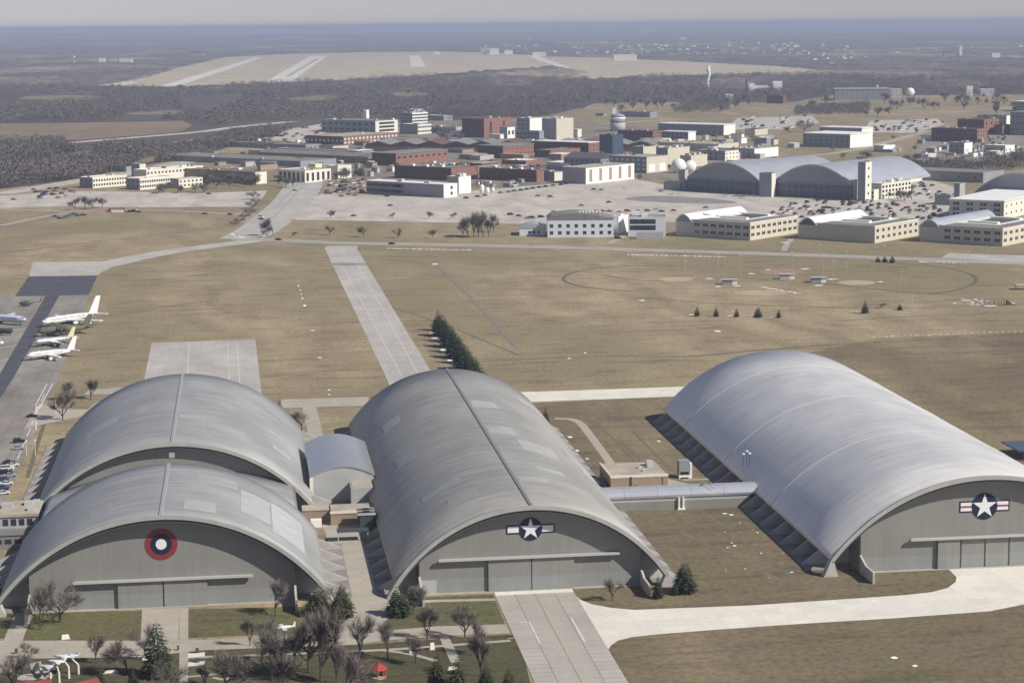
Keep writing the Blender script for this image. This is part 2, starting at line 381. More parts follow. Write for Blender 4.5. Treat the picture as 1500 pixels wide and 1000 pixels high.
# big dry fields to the right, sloping away
F4 = [(560, 205), (700, 176), (800, 168), (860, 152), (960, 150), (1160, 150), (1240, 136), (1340, 140), (1500, 138), (1640, 140), (1640, 262), (1100, 240)]
ground_sheet('field', F4, GRASS, 4)
HWY = [(60, 212), (130, 206), (200, 201), (300, 194), (338, 187), (400, 184), (470, 176)]
strip('road', [(20, 216), (130, 207), (215, 200), (300, 193), (345, 186), (430, 178)], 26, CONCL, 6)
strip('road', [(215, 214), (300, 203), (390, 193), (470, 184)], 16, CONCL, 6)
strip('road', [(0, 284), (60, 275), (118, 264), (180, 256), (300, 232)], 26, CONCL, 7)

# roads, lots and aprons of the base
ground_sheet('car_park', [(0, 287), (60, 283), (120, 280), (300, 283), (392, 279), (380, 297), (362, 303), (200, 304), (100, 302), (0, 305)], CONCL, 5)
ground_sheet('parade_apron', [(430, 322), (448, 294), (470, 284), (640, 289), (690, 280), (800, 270), (930, 262), (1000, 276), (1280, 292), (1400, 297), (1450, 310), (1430, 330), (1345, 332), (1160, 330), (980, 325), (760, 328)], CONCL, 5)
ground_sheet('yard', [(350, 232), (440, 205), (620, 176), (900, 180), (960, 190), (1080, 220), (1130, 240), (1000, 262), (820, 274), (700, 277), (530, 262), (440, 262)], YARD, 4)
ground_sheet('yard', [(1290, 262), (1345, 258), (1400, 275), (1400, 305), (1290, 296)], CONCL, 6)
ground_sheet('car_park', [(1060, 190), (1080, 173), (1190, 170), (1200, 180), (1150, 190)], CONCL, 6)
ground_sheet('car_park', [(1262, 194), (1275, 177), (1372, 174), (1385, 182), (1340, 195)], CONCL, 6)
ground_sheet('car_park', [(1350, 210), (1362, 195), (1500, 192), (1500, 228), (1400, 240), (1330, 235)], CONCO, 6)
ground_sheet('car_park', [(395, 205), (420, 190), (480, 180), (476, 196), (440, 208)], CONCL, 6)
ground_sheet('stained_concrete', [(905, 292), (940, 287), (1010, 288), (1090, 296), (1060, 299), (960, 297)], mat('stain', (.24, .23, .225), .9, noise=.15, nscale=.05, coord='World'), 8, smooth=2)
strip('road', [(449, 262), (440, 280), (425, 300), (400, 320), (378, 338), (352, 350)], (40, 34), CONC, 7, 2)
for q_ in ([(446, 270), (433, 284), (416, 304), (396, 322)], [(436, 270), (420, 286), (402, 306)]): strip('road_median', q_, 2.0, ROADG, 9, 2)
strip('road', [(250, 308), (330, 313), (400, 316)], 9, ROADG, 6)
strip('road', [(0, 306), (100, 310), (250, 308)], 9, ROADG, 6)
strip('road', [(0, 331), (60, 318), (100, 312)], 8, ROADG, 6)
strip('road', [(340, 351), (400, 351), (480, 356), (580, 357.5), (760, 361), (900, 365), (1100, 371), (1300, 378), (1520, 387)], 19, ROADG, 9, 1)
strip('road', [(140, 391), (165, 386), (200, 377), (260, 367), (330, 358), (385, 351)], (24, 20), CONC, 8, 2)
ground_sheet('apron', [(48, 384), (150, 383), (180, 378), (172, 388), (150, 398), (143, 404), (42, 406)], CONC, 7)
ground_sheet('lay_by', [(1378, 378), (1390, 371), (1510, 375), (1510, 385)], CONC, 10)
strip('path', [(1148, 368), (1152, 358), (1160, 350)], 4.5, CONCP, 10)
strip('path', [(893, 357), (905, 350), (916, 345)], 6, CONCP, 10)
strip('road', [(1000, 238), (1150, 232), (1240, 223), (1300, 208), (1360, 192)], 14, CONCP, 7)
strip('road', [(880, 182), (960, 176), (1070, 174), (1230, 168), (1360, 168), (1500, 156)], 12, CONCP, 7)
strip('road', [(870, 160), (980, 150), (1100, 158), (1200, 164)], 8, CONCP, 7)

# taxiway up the middle, with its two painted lines
ground_sheet('taxiway', [(475, 363), (522, 363), (632, 545), (650, 574), (574, 574), (568, 558)], CONC, 5)
ground_sheet('taxiway', [(480, 360), (524, 360), (524, 364), (475, 364)], CONC, 6)
strip('painted_line', [(503, 393), (540, 460), (588, 550)], .45, PAINTL, 7, 0)
strip('painted_line', [(519, 380), (560, 452), (611, 545)], .45, PAINTL, 7, 0)
strip('painted_line', [(484, 388), (503, 392), (508, 402)], .45, PAINTL, 7, 1)
ground_sheet('stained_concrete', [(486, 386), (500, 385), (535, 386), (537, 388), (510, 389), (488, 388.5)], MAT['stain'], 8)
# apron behind the left hangar
ground_sheet('apron', [(222, 502), (374, 497.5), (386, 600), (200, 610)], CONC, 5)
for a, b_ in (((277, 505), (275, 548)), ((334, 502), (336, 556)), ((347, 502), (352, 572))): strip('painted_line', [a, b_], .4, PAINTL, 6, 0)
# cross roads
ground_sheet('road', [(412, 585), (540, 581), (540, 594), (412, 598)], CONCP, 6)
ground_sheet('road', [(745, 575), (1010, 566), (1010, 580), (745, 590)], CONCW, 6)
strip('path', [(453, 596), (463, 640)], 6, CONCP, 7, 0)
strip('path', [(812, 613), (846, 614), (862, 634), (903, 690)], 3.4, CONCP, 6, 2)
ground_sheet('path', [(905, 700), (975, 700), (1010, 709), (990, 726), (905, 728)], CONCP, 5)
strip('path', [(1000, 703), (1060, 701)], 2.2, CONCP, 6, 0)
# display park at the left
ground_sheet('display_apron', [(22, 434), (131, 432), (83, 560), (35, 670), (-5, 770), (-400, 770), (-300, 434)], CONCO, 5)
ground_sheet('asphalt', [(42, 405), (143, 403.5), (130, 432), (22, 434)], ASPH, 8)
ground_sheet('asphalt', [(67, 433), (87, 433), (21, 551), (-12, 603), (-60, 603), (-2, 551)], ASPH, 8)
ground_sheet('asphalt', [(-12, 603.5), (-60, 603.5), (-180, 780), (-130, 780)], mat('grey_asphalt', (.15, .155, .16), .9, noise=.15, nscale=.1, coord='World'), 8)
strip('painted_line', [(77, 562), (57, 600), (53, 594), (53, 630)], .45, PAINTW, 7, 0)
strip('painted_line', [(69, 562), (52, 594)], .45, PAINTW, 7, 0)
for y0, y1 in ((478, 471), (500, 493), (518, 512)): strip('painted_line', [(-10, y0 + 12), (35, y1 + 10)], .7, PAINTW, 7, 0)
for k in range(7):
    x = 15 + 3.1 * k; strip('painted_line', [(66 - k * 7, 576 + k * 17), (60 - k * 7, 588 + k * 17)], .4, PAINTW, 7, 0)
ground_sheet('road', [(58, 590), (80, 598), (128, 600), (140, 590), (180, 575), (180, 592), (120, 610), (60, 622), (35, 628)], CONCP, 6)
ground_sheet('path', [(122, 578), (132, 570), (185, 567), (185, 577)], CONCP, 6)
# front of the left hangar
ground_sheet('lawn', [(40, 897), (208, 894), (206, 938), (28, 942)], LAWN, 3)
ground_sheet('lawn', [(275, 892), (440, 888), (520, 880), (515, 904), (495, 917), (460, 926), (275, 934)], LAWN, 3, smooth=0)
ground_sheet('lawn', [(-40, 900), (20, 898), (14, 934), (-40, 936)], LAWN, 3)
ground_sheet('lawn', [(590, 876), (722, 870), (740, 914), (575, 921), (560, 905), (580, 892)], LAWN, 4)
ground_sheet('park_ground', [(-120, 955), (250, 950), (520, 944), (760, 928), (805, 1120), (-200, 1150)], grass_mat('park_grass', (.125, .115, .065), (.085, .085, .04), (.10, .085, .055), .5), 2)  # grass colour partly darkened to stand in for lens falloff along the bottom
ground_sheet('apron', [(208, 892), (263, 890), (262, 938), (206, 940)], CONCP, 5)
ground_sheet('path', [(263, 890), (276, 890), (275, 1130), (262, 1130)], CONCP, 5)
ground_sheet('road', [(-60, 938), (205, 938), (300, 937), (430, 931), (488, 921), (545, 925), (640, 917), (741, 914), (747, 927), (640, 932), (560, 938), (520, 944), (430, 947), (300, 952), (205, 962), (-60, 966)], CONCP, 6)
ground_sheet('alley', [(466, 752), (552, 748), (555, 870), (588, 892), (570, 905), (548, 925), (492, 922), (512, 905), (517, 885), (500, 850)], CONCP, 5)
strip('path', [(38, 895), (22, 930), (5, 985)], 5, CONCP, 7, 0)
strip('path', [(275, 963), (440, 957), (560, 952), (620, 948), (748, 938)], 1.8, CONCP, 7)
strip('path', [(560, 952), (600, 957), (640, 968)], 1.6, CONCP, 7)
strip('path', [(650, 932), (668, 970)], 2.6, CONCP, 7, 0)
strip('path', [(590, 882), (640, 880), (725, 878)], 2.4, CONCP, 7, 0)
strip('path', [(275, 991), (312, 988), (335, 980), (345, 988), (330, 996), (312, 992)], 1.4, CONCP, 7)
strip('path', [(560, 1000), (550, 1012)], 2.2, CONCP, 7, 0)
for q in ([(275, 957), (300, 955), (300, 961), (275, 963)], [(275, 970), (300, 968), (300, 974), (275, 976)]): ground_sheet('plaza', q, CONCW, 8)
for q in ([(30, 975), (60, 968), (62, 977), (35, 984)], [(25, 985), (70, 982), (80, 990), (50, 1000), (25, 995)]): ground_sheet('plaza', q, CONCP, 8)
# white road past the right hangar
ground_sheet('white_road', smoothpts([(842, 870)], 0) + [(842, 871), (852, 879), (868, 885), (895, 890), (930, 893), (1100, 886.5), (1250, 876.5), (1330, 871), (1365, 867), (1388, 861), (1400, 852), (1401, 845), (1391, 835), (1388, 832),
             (1640, 820), (1640, 830), (1560, 862), (1500, 885), (1450, 895), (1300, 906), (1180, 913), (1050, 922), (960, 929), (925, 933), (905, 938), (895, 945), (891, 951)], CONCW, 6)
# front apron: separate slabs with open joints, a yellow centre line and two white marks
ap = empty('front_apron', (0, 0, 0)); ap['kind'] = 'structure'
ax0, ax1, ay1 = P(723, 868).x, P(838, 862).x, 562.3
nx, st = 4, 6.2; sw = (ax1 - ax0) / nx; ay0 = 430.0
slabm = [concrete_mat('apron_slab_%s' % nm_, c_, 0, 1, .18) for nm_, c_ in (('grey', (.45, .42, .375)), ('pale', (.475, .445, .40)), ('warm', (.435, .405, .36)))]
base_b = MB(); base_b.box(ax0, ax1, ay0, ay1, -.2, .03); base_b.build('joint_bed', mat('joint_dark', (.29, .265, .23), .95), ap)
rnd = random.Random(3); smesh = []
for k in range(3):
    b = MB(); b.box(.06, sw - .06, .07, st - .07, 0, .10); smesh.append(b.mesh('slab', slabm[k]))
y = ay1 - st; 
while y > ay0 - 1:
    for i in range(nx):
        o = bpy.data.objects.new('slab', smesh[rnd.choice([0, 0, 2]) if i in (1, 2) else rnd.choice([1, 1, 0])]); o.parent = ap; o.location = (ax0 + i * sw, y, .0); link(o)
    y -= st
b = MB(); b.box(ax0 + .2, ax1 - .2, 559, 562.3, .104, .14); b.build('threshold', CONCW, ap)
xm = (ax0 + ax1) / 2
for x0, x1, yA, yB, m_ in ((xm + .7, xm + 1.0, 430, 545, PAINTY), (xm - 5.6, xm - 5.25, 512, 532, PAINTW), (xm - 7.8, xm - 5.6, 531.6, 532, PAINTW), (xm + 6.3, xm + 6.65, 512, 534, PAINTW)):
    b = MB(); b.box(x0, x1, yA, yB, .102, .108); b.build('painted_line', m_, ap)
for k in range(14):       # drain slots either side
    yy = 508 - k * 3.4
    for xa, xb in ((ax0 + .5, ax0 + 6.6), (ax1 - 6.6, ax1 - .5)):
        b = MB(); b.box(xa, xb, yy, yy + .28, .101, .106); b.build('drain_slot', MAT['joint_dark'], ap)

# sports fields: worn tracks, infields
def arc_px(cx_, cy_, rx, ry, a0, a1, n=26): return [(cx_ + rx * math.cos(R(a0 + (a1 - a0) * i / n)), cy_ + ry * math.sin(R(a0 + (a1 - a0) * i / n))) for i in range(n + 1)]
for q, wd in ((arc_px(955, 408, 130, 19, 95, 285), 2.4), (arc_px(1290, 410, 140, 24, -80, 60), 2.4), ([(880, 403), (960, 414), (1060, 405), (1150, 412)], 1.6), ([(1100, 392), (1180, 398), (1300, 392), (1360, 388)], 1.6),
              ([(1180, 412), (1290, 425), (1400, 432)], 1.6), ([(945, 436), (1060, 446), (1300, 452), (1500, 446)], 1.4)):
    strip('worn_track', q, wd, TRACK, 5, 1)
RUT = mat('grass_rut', (.19, .16, .108), .95, c2=(.125, .11, .072), nscale=.15, coord='World')
for q, wd in (([(1010, 522), (1120, 512), (1290, 500), (1420, 497)], 3.0), ([(700, 530), (860, 521), (1010, 522)], 2.0), ([(540, 440), (640, 470), (760, 520)], 1.2), ([(120, 470), (300, 440), (470, 425)], 1.3), ([(0, 372), (150, 352), (330, 333)], 2), ([(200, 400), (300, 388), (460, 380)], 1.2),
              ([(905, 640), (960, 700), (1060, 770), (1180, 860)], 1.4), ([(925, 630), (985, 690)], .9), ([(1000, 780), (1100, 830), (1170, 862)], 1.8), ([(930, 960), (1200, 945), (1500, 930)], 1.0), ([(930, 975), (1200, 962), (1500, 950)], .7), ([(40, 700), (58, 640), (72, 600)], 1.6), ([(530, 375), (700, 377), (900, 384)], 1.6),
              ([(560, 380), (640, 388)], 1.2), ([(1230, 470), (1350, 462), (1500, 458)], 1.4), ([(830, 590), (900, 640), (940, 690)], 1.1), ([(300, 560), (420, 545), (560, 540)], .9)):
    strip('grass_rut', q, wd, RUT, 3, 2)
strip('drain_line', [(640, 388), (690, 437), (757, 510)], 2.0, mat('drain_gravel', (.20, .19, .175), .95, noise=.2, nscale=.5, coord='World'), 5, 0)
for cx_, cy_, rx, ry in ((990, 409, 26, 3.4), (1115, 429, 38, 4), (1255, 414, 28, 3.6)):
    ground_sheet('infield', arc_px(cx_, cy_, rx, ry, 0, 350, 22), SAND, 6)
ground_sheet('infield', arc_px(1145, 398, 34, 4.5, 0, 350, 22), mat('red_infield', (.32, .215, .15), .95, noise=.15, nscale=.1, coord='World'), 6)
# leftover snow: a scatter of small patches nobody would count
sn = MB(); rs = random.Random(11)
def patch(px, py, rx, ry, z=.09):
    c = P(px, py); m_ = mpp(px, py); n = 9; pts = []
    d = (P(px, py - 1) - c).length
    for i in range(n):
        t = 2 * math.pi * i / n; rr = rs.uniform(.6, 1.15); pts.append((c.x + math.cos(t) * rx * m_ * rr, c.y + math.sin(t) * ry * d * rr, z))
    sn.add(pts, [tuple(range(n))])
for a in [(437, 419, 2, 1), (440, 425, 1.2, 1), (441, 431, 1.5, 1), (443, 437, 1.6, 1.4), (446, 448, 2.6, 1.5), (458, 484, 4, .6), (468, 524, 3, 1), (482, 571, 2.5, 1.2), (482, 578, 2, 1), (637, 387, 5, 1), (857, 517, 3, 1), (834, 525, 3, .8),
          (940, 440, 4, 1), (1051, 485, 5, 1.5), (1012, 461, 5, .7), (1041, 463, 5, .7), (1070, 463, 5, .7), (1101, 465, 6, .7), (1131, 465, 5, .7), (1258, 458, 5, .7), (1076, 799, 3, 1), (1072, 795, 1.6, .8), (1066, 802, 2, .7), (1062, 752, 4, .9), (1072, 754, 4.5, 1), (1110, 780, 1.5, 1), (1115, 810, 2, .7),
          (1160, 838, 4, .9), (965, 646, 4, 1), (860, 672, 3, 1), (835, 640, 4, 1.5), (845, 660, 3, 1.4), (1280, 880, 4, 1), (1310, 963, 5, 2), (1340, 975, 5, 1.5)]: patch(*a)
for x in range(920, 1065, 7): patch(x, 373.2 + (x - 920) * .022, rs.uniform(2, 5), rs.uniform(.3, .7))
for x in range(570, 690, 9): patch(x, 364 + (x - 570) * .02, rs.uniform(3, 6), rs.uniform(.3, .6))
for x in range(1280, 1500, 9): patch(x, 493 - (x - 1280) * .035 + rs.uniform(-.6, .6), rs.uniform(1, 3.5), rs.uniform(.2, .5))
for x in range(1350, 1500, 8): patch(x, 383.5 + (x - 1350) * .022, rs.uniform(3, 6), rs.uniform(.3, .7))
for k in range(13): patch(1118 + k * 4.4, 421 + k * .75 + rs.uniform(-.4, .4), 3.6, .6)
for (x, y, rx) in ((1125, 395, 5), (1180, 394, 9), (1040, 408, 9), (1060, 410, 6), (1052, 420, 5), (1100, 401, 6), (1080, 419, 8), (1200, 418, 8), (1220, 409, 8), (1290, 413, 5), (1400, 444, 8), (1415, 440, 9), (1450, 448, 12), (1480, 444, 8), (1430, 447, 9)): patch(x, y, rx, .7)
for k in range(14): patch(345 + k * 1.2 + 0 * k, 345 + .7 * k, 2, .8) if k < 5 else None
for k in range(28):
    t = k / 27; patch(634 + 46 * t + rs.uniform(-5, 5), 485 + 68 * t, rs.uniform(3, 7), rs.uniform(.7, 1.5))
for k in range(10): patch(rs.uniform(1050, 1180), rs.uniform(755, 850), rs.uniform(.6, 2), rs.uniform(.3, .8))
for x in range(340, 362, 4): patch(x, 343 + (x - 340) * .35, 3, .8)
for k in range(16):
    t = k / 15; patch(1410 + rs.uniform(-60, 80) * .2 + 30 * t, 440 + rs.uniform(-3, 6), 4, .4)
tag(sn.build('snow', SNOW), kind='stuff')

# far hills on the horizon
def hills(name, r0, height, seed, a0=-40, a1=55):
    rr = random.Random(seed); n = 220; ph = [rr.uniform(0, 6.28) for _ in range(6)]; v = []
    for i in range(n + 1):
        t = R(a0 + (a1 - a0) * i / n)
        h = height * (.55 + .25 * math.sin(9 * t + ph[0]) + .14 * math.sin(23 * t + ph[1]) + .08 * math.sin(61 * t + ph[2]) + .03 * math.sin(170 * t + ph[3]))
        for rad, z in ((r0 - 2500, -1), (r0 - 900, h * .7), (r0, h), (r0 + 2500, -1)): v.append((rad * math.sin(t), rad * math.cos(t), max(z, -1)))
    f = [(4 * i + k, 4 * i + 4 + k, 4 * i + 5 + k, 4 * i + 1 + k) for i in range(n) for k in range(3)]
    b = MB(); b.add(v, f); tag(b.build(name, WOODM, smooth=True), kind='structure')
hills('hills', 17000, 38, 5); hills('hills', 25000, 60, 8); hills('hills', 36000, 85, 12)

# haze, one even box of air
hz = MB(); hz.box(-47000, 47000, -47000, 47000, -2.5, 176)
hm = bpy.data.materials.new('haze_air'); hm.use_nodes = True; hn = hm.node_tree.nodes; hn.remove(hn['Principled BSDF'])
pv = hn.new('ShaderNodeVolumePrincipled'); pv.inputs['Color'].default_value = (.57, .655, .85, 1); pv.inputs['Density'].default_value = 8e-5; pv.inputs['Anisotropy'].default_value = 0.0
hm.node_tree.links.new(pv.outputs[0], hn['Material Output'].inputs['Volume'])
ho = hz.build('haze', hm); tag(ho, kind='stuff')
# ================================================================== the big hangars
def arch_fn(half, zt, apex, flat=1.0):
    rise = apex - zt; Rr = (half * half + rise * rise) / (2 * rise)
    return (lambda x: apex - Rr + math.sqrt(max(0, Rr * Rr - min(abs(x), half) ** 2))), Rr
def arch_shell(name, parent, half, zt, apex, y0, y1, th, m, n=64, ny=1, uv=True):
    """curved roof shell from y0 to y1, th thick, with metres as UV"""
    fz, Rr = arch_fn(half, zt, apex); am = math.asin(half / Rr); zc = apex - Rr
    V = []; F = []; UV = []
    for j in range(ny + 1):
        y = y0 + (y1 - y0) * j / ny
        for k in range(n + 1):
            t = -am + 2 * am * k / n; V.append((Rr * math.sin(t), y, zc + Rr * math.cos(t)))
    base = len(V)
    for j in range(ny + 1):
        y = y0 + (y1 - y0) * j / ny
        for k in range(n + 1):
            t = -am + 2 * am * k / n; V.append(((Rr - th) * math.sin(t), y, zc + (Rr - th) * math.cos(t)))
    w_ = n + 1; smooth = []
    for j in range(ny):
        for k in range(n):
            a = j * w_ + k; F.append((a, a + 1, a + w_ + 1, a + w_)); smooth.append(True)
            F.append((base + a, base + a + w_, base + a + w_ + 1, base + a + 1)); smooth.append(True)
    for k in range(n):
        F.append((k, base + k, base + k + 1, k + 1)); smooth.append(False)
        a = ny * w_ + k; F.append((a, a + 1, base + a + 1, base + a)); smooth.append(False)
    for k in (0, n):
        for j in range(ny):
            a = j * w_ + k; F.append((a, a + w_, base + a + w_, base + a)); smooth.append(False)
    me = bpy.data.meshes.new(name); me.from_pydata(V, [], F); me.materials.append(m); me.polygons.foreach_set('use_smooth', smooth)
    ul = me.uv_layers.new(name='m'); 
    for lp in me.loops:
        vi = lp.vertex_index % base; k = vi % w_; j = vi // w_
        ul.data[lp.index].uv = ((-am + 2 * am * k / n) * Rr, y0 + (y1 - y0) * j / ny)
    me.update(); o = bpy.data.objects.new(name, me); o.parent = parent; return link(o)

def star_pts(r, ri=.382, n=5): return [((r if i % 2 == 0 else r * ri) * math.sin(math.pi * i / n), (r if i % 2 == 0 else r * ri) * math.cos(math.pi * i / n)) for i in range(2 * n)]
def circ(r, n=40): return [(r * math.sin(2 * math.pi * i / n), r * math.cos(2 * math.pi * i / n)) for i in range(n)]

def hangar(label, cx, yw, half, zt, apex, yr, hw, roofm, over=3.5, door=None, rail=None, low=4.2, fins=(1, 1), foot=6.5, finstart=8, ridge=None, hoops=(), wing=13, rear_wall=True, gable_m=GWALL, front_detail=True, finpitch=12.3, finend=None, slab=1.0):
    """origin on the ground under the middle of the front wall; the hangar runs along +y to yr"""
    rt = empty('hangar', (cx, yw, 0), 0, label, 'hangar'); L = yr - yw
    fz, Rr = arch_fn(half, zt, apex); th = .9
    fi, _ = arch_fn(half - th * .8, zt - .4, apex - th)
    arch_shell('roof', rt, half, zt, apex, -over, L, th, roofm, ny=8)
    fr = arch_shell('roof_rim', rt, half + .25, zt + .02, apex + .28, -over - .2, -over + .9, 1.1, FASC)
    arch_shell('rim_gutter', rt, half - .9, zt - .3, apex - 1.45, -over + .1, -over + 1.6, .35, STEELD)
    # front gable wall
    def gable(b, y0, y1, zlo, m=0):
        xs = [-hw + 2 * hw * i / 40 for i in range(41)]
        b.prism([(-hw, zlo)] + [(hw, zlo)] + [(x, fi(x)) for x in reversed(xs)], y0, y1)
        return b
    gable(MB(), 0, .5, low).build('gable_wall', gable_m, rt)
    b = MB(); b.box(-hw, hw, -.04, .5, 0, low); b.build('lower_wall', GWALLB, rt)
    if rear_wall: gable(MB(), L - 3.5, L - 3.0, 0).build('rear_wall', gable_m, rt)
    for s in (-1, 1):
        b = MB(); x = s * hw; b.box(x - .25, x + .25, .5, L - 3.6, 0, fi(hw) - .05); b.build('side_wall', gable_m, rt)
    if ridge:
        b = MB(); b.prism([(-.55, apex - .05), (-.45, apex + .25), (.45, apex + .25), (.55, apex - .05)], -over + 1, L); b.build('ridge_walkway', ridge, rt)
    for yy in hoops: arch_shell('roof_seam', rt, half + .12, zt, apex + .14, yy, yy + .5, .3, ROOFL if roofm is not ROOFR else WHITER)
    if front_detail:
        # buttress fins: from the eave down and out to the ground, and back to the side wall
        for s, on in ((-1, fins[0]), (1, fins[1])):
            if not on: continue
            P_ = [(hw + .3, 0), (half + foot, 0), (half + foot, .7), (half - .3, zt - .35), (half - 4.5, fi(half - 4.5) - .2), (hw + .3, fi(hw + .3) - .2)]
            fm = MB(); fm.prism([(s * p[0], p[1]) for p in P_], 0, .65); me = fm.mesh('buttress', FINC)
            yy = finstart
            while yy < (finend or L - 5):
                o = bpy.data.objects.new('buttress', me); o.parent = rt; o.location = (0, yy, 0); link(o); yy += finpitch
            xa, xb = sorted((s * (hw + .3), s * (half + foot + .4)))
            b = MB(); b.box(xa, xb, finstart - 6, (finend or L - 2), -.1, .16); b.build('shaded_buttress_slab', FINS, rt)  # dark slab carried out as far as the shadow's edge
            # end block where the arch springs
            b = MB(); b.prism([(s * (half - 2.2), 0), (s * (half + 2.2), 0), (s * (half + 1.4), 1.6), (s * (half + .2), zt - .2), (s * (half - .9), zt - .35)], -over - .2, -over + 2.6); b.build('springing_block', FINC, rt)
            b = MB(); x = s * hw
            b.prism([(-wing, 0), (-.05, 0), (-.05, 5.2), (-wing * .45, 3.4), (-wing, 3.4)], x - .3, x + .3, 'x'); b.build('wing_wall', FINC, rt)
    if rail:
        b = MB(); b.box(rail[0], rail[1], -1.6, -.9, rail[2] - .35, rail[2] + .3); o = b.build('door_rail', RAIL, rt)
        b = MB(); b.box(rail[0] + .6, rail[1] - .6, -.9, -.04, rail[2] - .1, rail[2] + .2); b.build('rail_bracket', FASC, o)
    for d in door or []:
        x0, x1, pr = d[:3]; top = rail[2] - .36
        b = MB(); b.box(x0 + .1, x1 - .1, -pr, -.1, low + .01, top); o = b.build('door_leaf', GDOOR, rt)
        b = MB(); b.box(x0 + .1, x1 - .1, -pr - .03, -.1, .06, low); b.build('kick_panel', GDOORB, o)
    b = MB(); b.box(-hw, hw, -1.6, -.045, -.05, .13); b.build('plinth', CONCP, rt)
    return rt, fi
def flat_shape(name, pts, y0, y1, x, z, m, parent):
    b = MB(); b.prism([(x + p[0], z + p[1]) for p in pts], y0, y1); return b.build(name, m, parent)

RW = 564.0
mid, _ = hangar('long grey arched hangar in the middle with a single taxiway leading to its doors', 79.3, RW, 39.4, 3.6, 25.0, 800, 32.0, ROOFM, door=[(-12.4, .1, .8), (.2, 12.6, .8)], rail=(-26.6, 25.6, 9.9),
                ridge=mat('ridge_dark', (.20, .205, .21), .6), hoops=(), foot=4.2, finstart=6)
right, _ = hangar('largest silver-roofed arched hangar at the right with star and red striped bars', 215.0, 566.5, 47.4, 4.8, 28.0, 803, 37.5, ROOFR, door=[(-14.3, -7.4, .9), (-6.9, .2, .4), (.5, 7.6, .4), (7.9, 15, .4)], rail=(-22.7, 22, 9.4),
                  hoops=(), foot=4.8, finstart=10)
for yy in (66, 132, 198): arch_shell('roof_seam', right, 47.5, 4.82, 28.12, yy, yy + .5, .3, mat('seam_metal', (.62, .62, .61), .5, .2))
leftf, _ = hangar('front arched hangar at the left with a red and black roundel on its gable', -24.5, 563.5, 45.2, 4.0, 26.6, 630, 36.6, ROOFL, door=[(-12.6, -.1, .8), (.1, 12.3, .8)], rail=(-24.6, 25.0, 8.1),
                  ridge=mat('ridge_pale', (.34, .345, .35), .5), foot=7, finstart=6, finend=62)
leftb, _ = hangar('rear arched hangar at the left, standing behind the roundel hangar', -24.5, 664.0, 45.4, 4.0, 26.4, 799, 36.6, ROOFL, ridge=MAT['ridge_pale'], foot=7, finstart=4, over=2.4)
# lamp box at the crown of the rear hangar
b = MB(); b.box(-.9, .9, -4.2, -3.7, 22.2, 23.8); b.build('crown_lamp_box', FASC, leftb)
# lower link vault between the two left hangars
lv = empty('link_vault', (-24.5, 630, 0), 0, 'lower grey vaulted roof joining the two left hangars', 'link building')
arch_shell('roof', lv, 39.5, 10.5, 17.6, .4, 33.6, .6, ROOFL, ny=3)
for s in (-1, 1):
    b = MB(); b.box(s * 39 - .3, s * 39 + .3, .5, 33.4, 0, 10.2); b.build('side_wall', GWALL, lv)
# insignia
def insignia(parent, x, z, kind):
    if kind == 'bars' or kind == 'redbars':
        r, Lb, hb = (3.35, 7.0, 1.32) if kind == 'bars' else (3.95, 7.7, 1.7)
        t = empty('insignia', (0, 0, 0)); t.parent = parent
        flat_shape('border_bar', [(-Lb, -hb), (Lb, -hb), (Lb, hb), (-Lb, hb)], -.09, -.03 + .0, x, z, NAVY, t)
        wb = hb - .42
        for s in (-1, 1):
            xa, xb = sorted((s * (r - .5), s * (Lb - .4)))
            flat_shape('white_bar', [(xa, -wb), (xb, -wb), (xb, wb), (xa, wb)], -.12, -.095, x, z, WHITE, t)
            if kind == 'redbars': flat_shape('red_stripe', [(xa, -.3), (xb, -.3), (xb, .3), (xa, .3)], -.15, -.125, x, z, REDT, t)
        flat_shape('disc', circ(r), -.19, -.155, x, z, NAVY, t)
        flat_shape('star', star_pts(r * .97), -.24, -.195, x, z, WHITE, t)
    else:
        t = empty('roundel', (0, 0, 0)); t.parent = parent
        flat_shape('red_ring', circ(4.5), -.09, -.03, x, z, RED, t); flat_shape('black_ring', circ(3.0), -.13, -.095, x, z, NAVY, t); flat_shape('white_disc', circ(1.5, 28), -.17, -.135, x, z, WHITE, t)
def roof_panel(parent, half, zt, apex, x0, x1, y0, y1, m):
    Rr = (half ** 2 + (apex - zt) ** 2) / (2 * (apex - zt)); t0, t1 = math.asin(x0 / Rr), math.asin(x1 / Rr); zc = apex - Rr; n = 14; b = MB()
    pts = [((Rr + .06) * math.sin(t0 + (t1 - t0) * i / n), zc + (Rr + .06) * math.cos(t0 + (t1 - t0) * i / n)) for i in range(n + 1)] + [((Rr + .01) * math.sin(t1 + (t0 - t1) * i / n), zc + (Rr + .01) * math.cos(t1 + (t0 - t1) * i / n)) for i in range(n + 1)]
    b.prism(pts, y0, y1); return b.build('roof_panel', m, parent)
PAN = [mat('roof_panel_pale', (.50, .50, .48), .5, .25, noise=.08, nscale=.3), mat('roof_panel_dull', (.41, .41, .395), .53, .25, noise=.1, nscale=.3), mat('roof_panel_tan', (.46, .45, .425), .53, .22, noise=.1, nscale=.3)]
rp_ = random.Random(8)
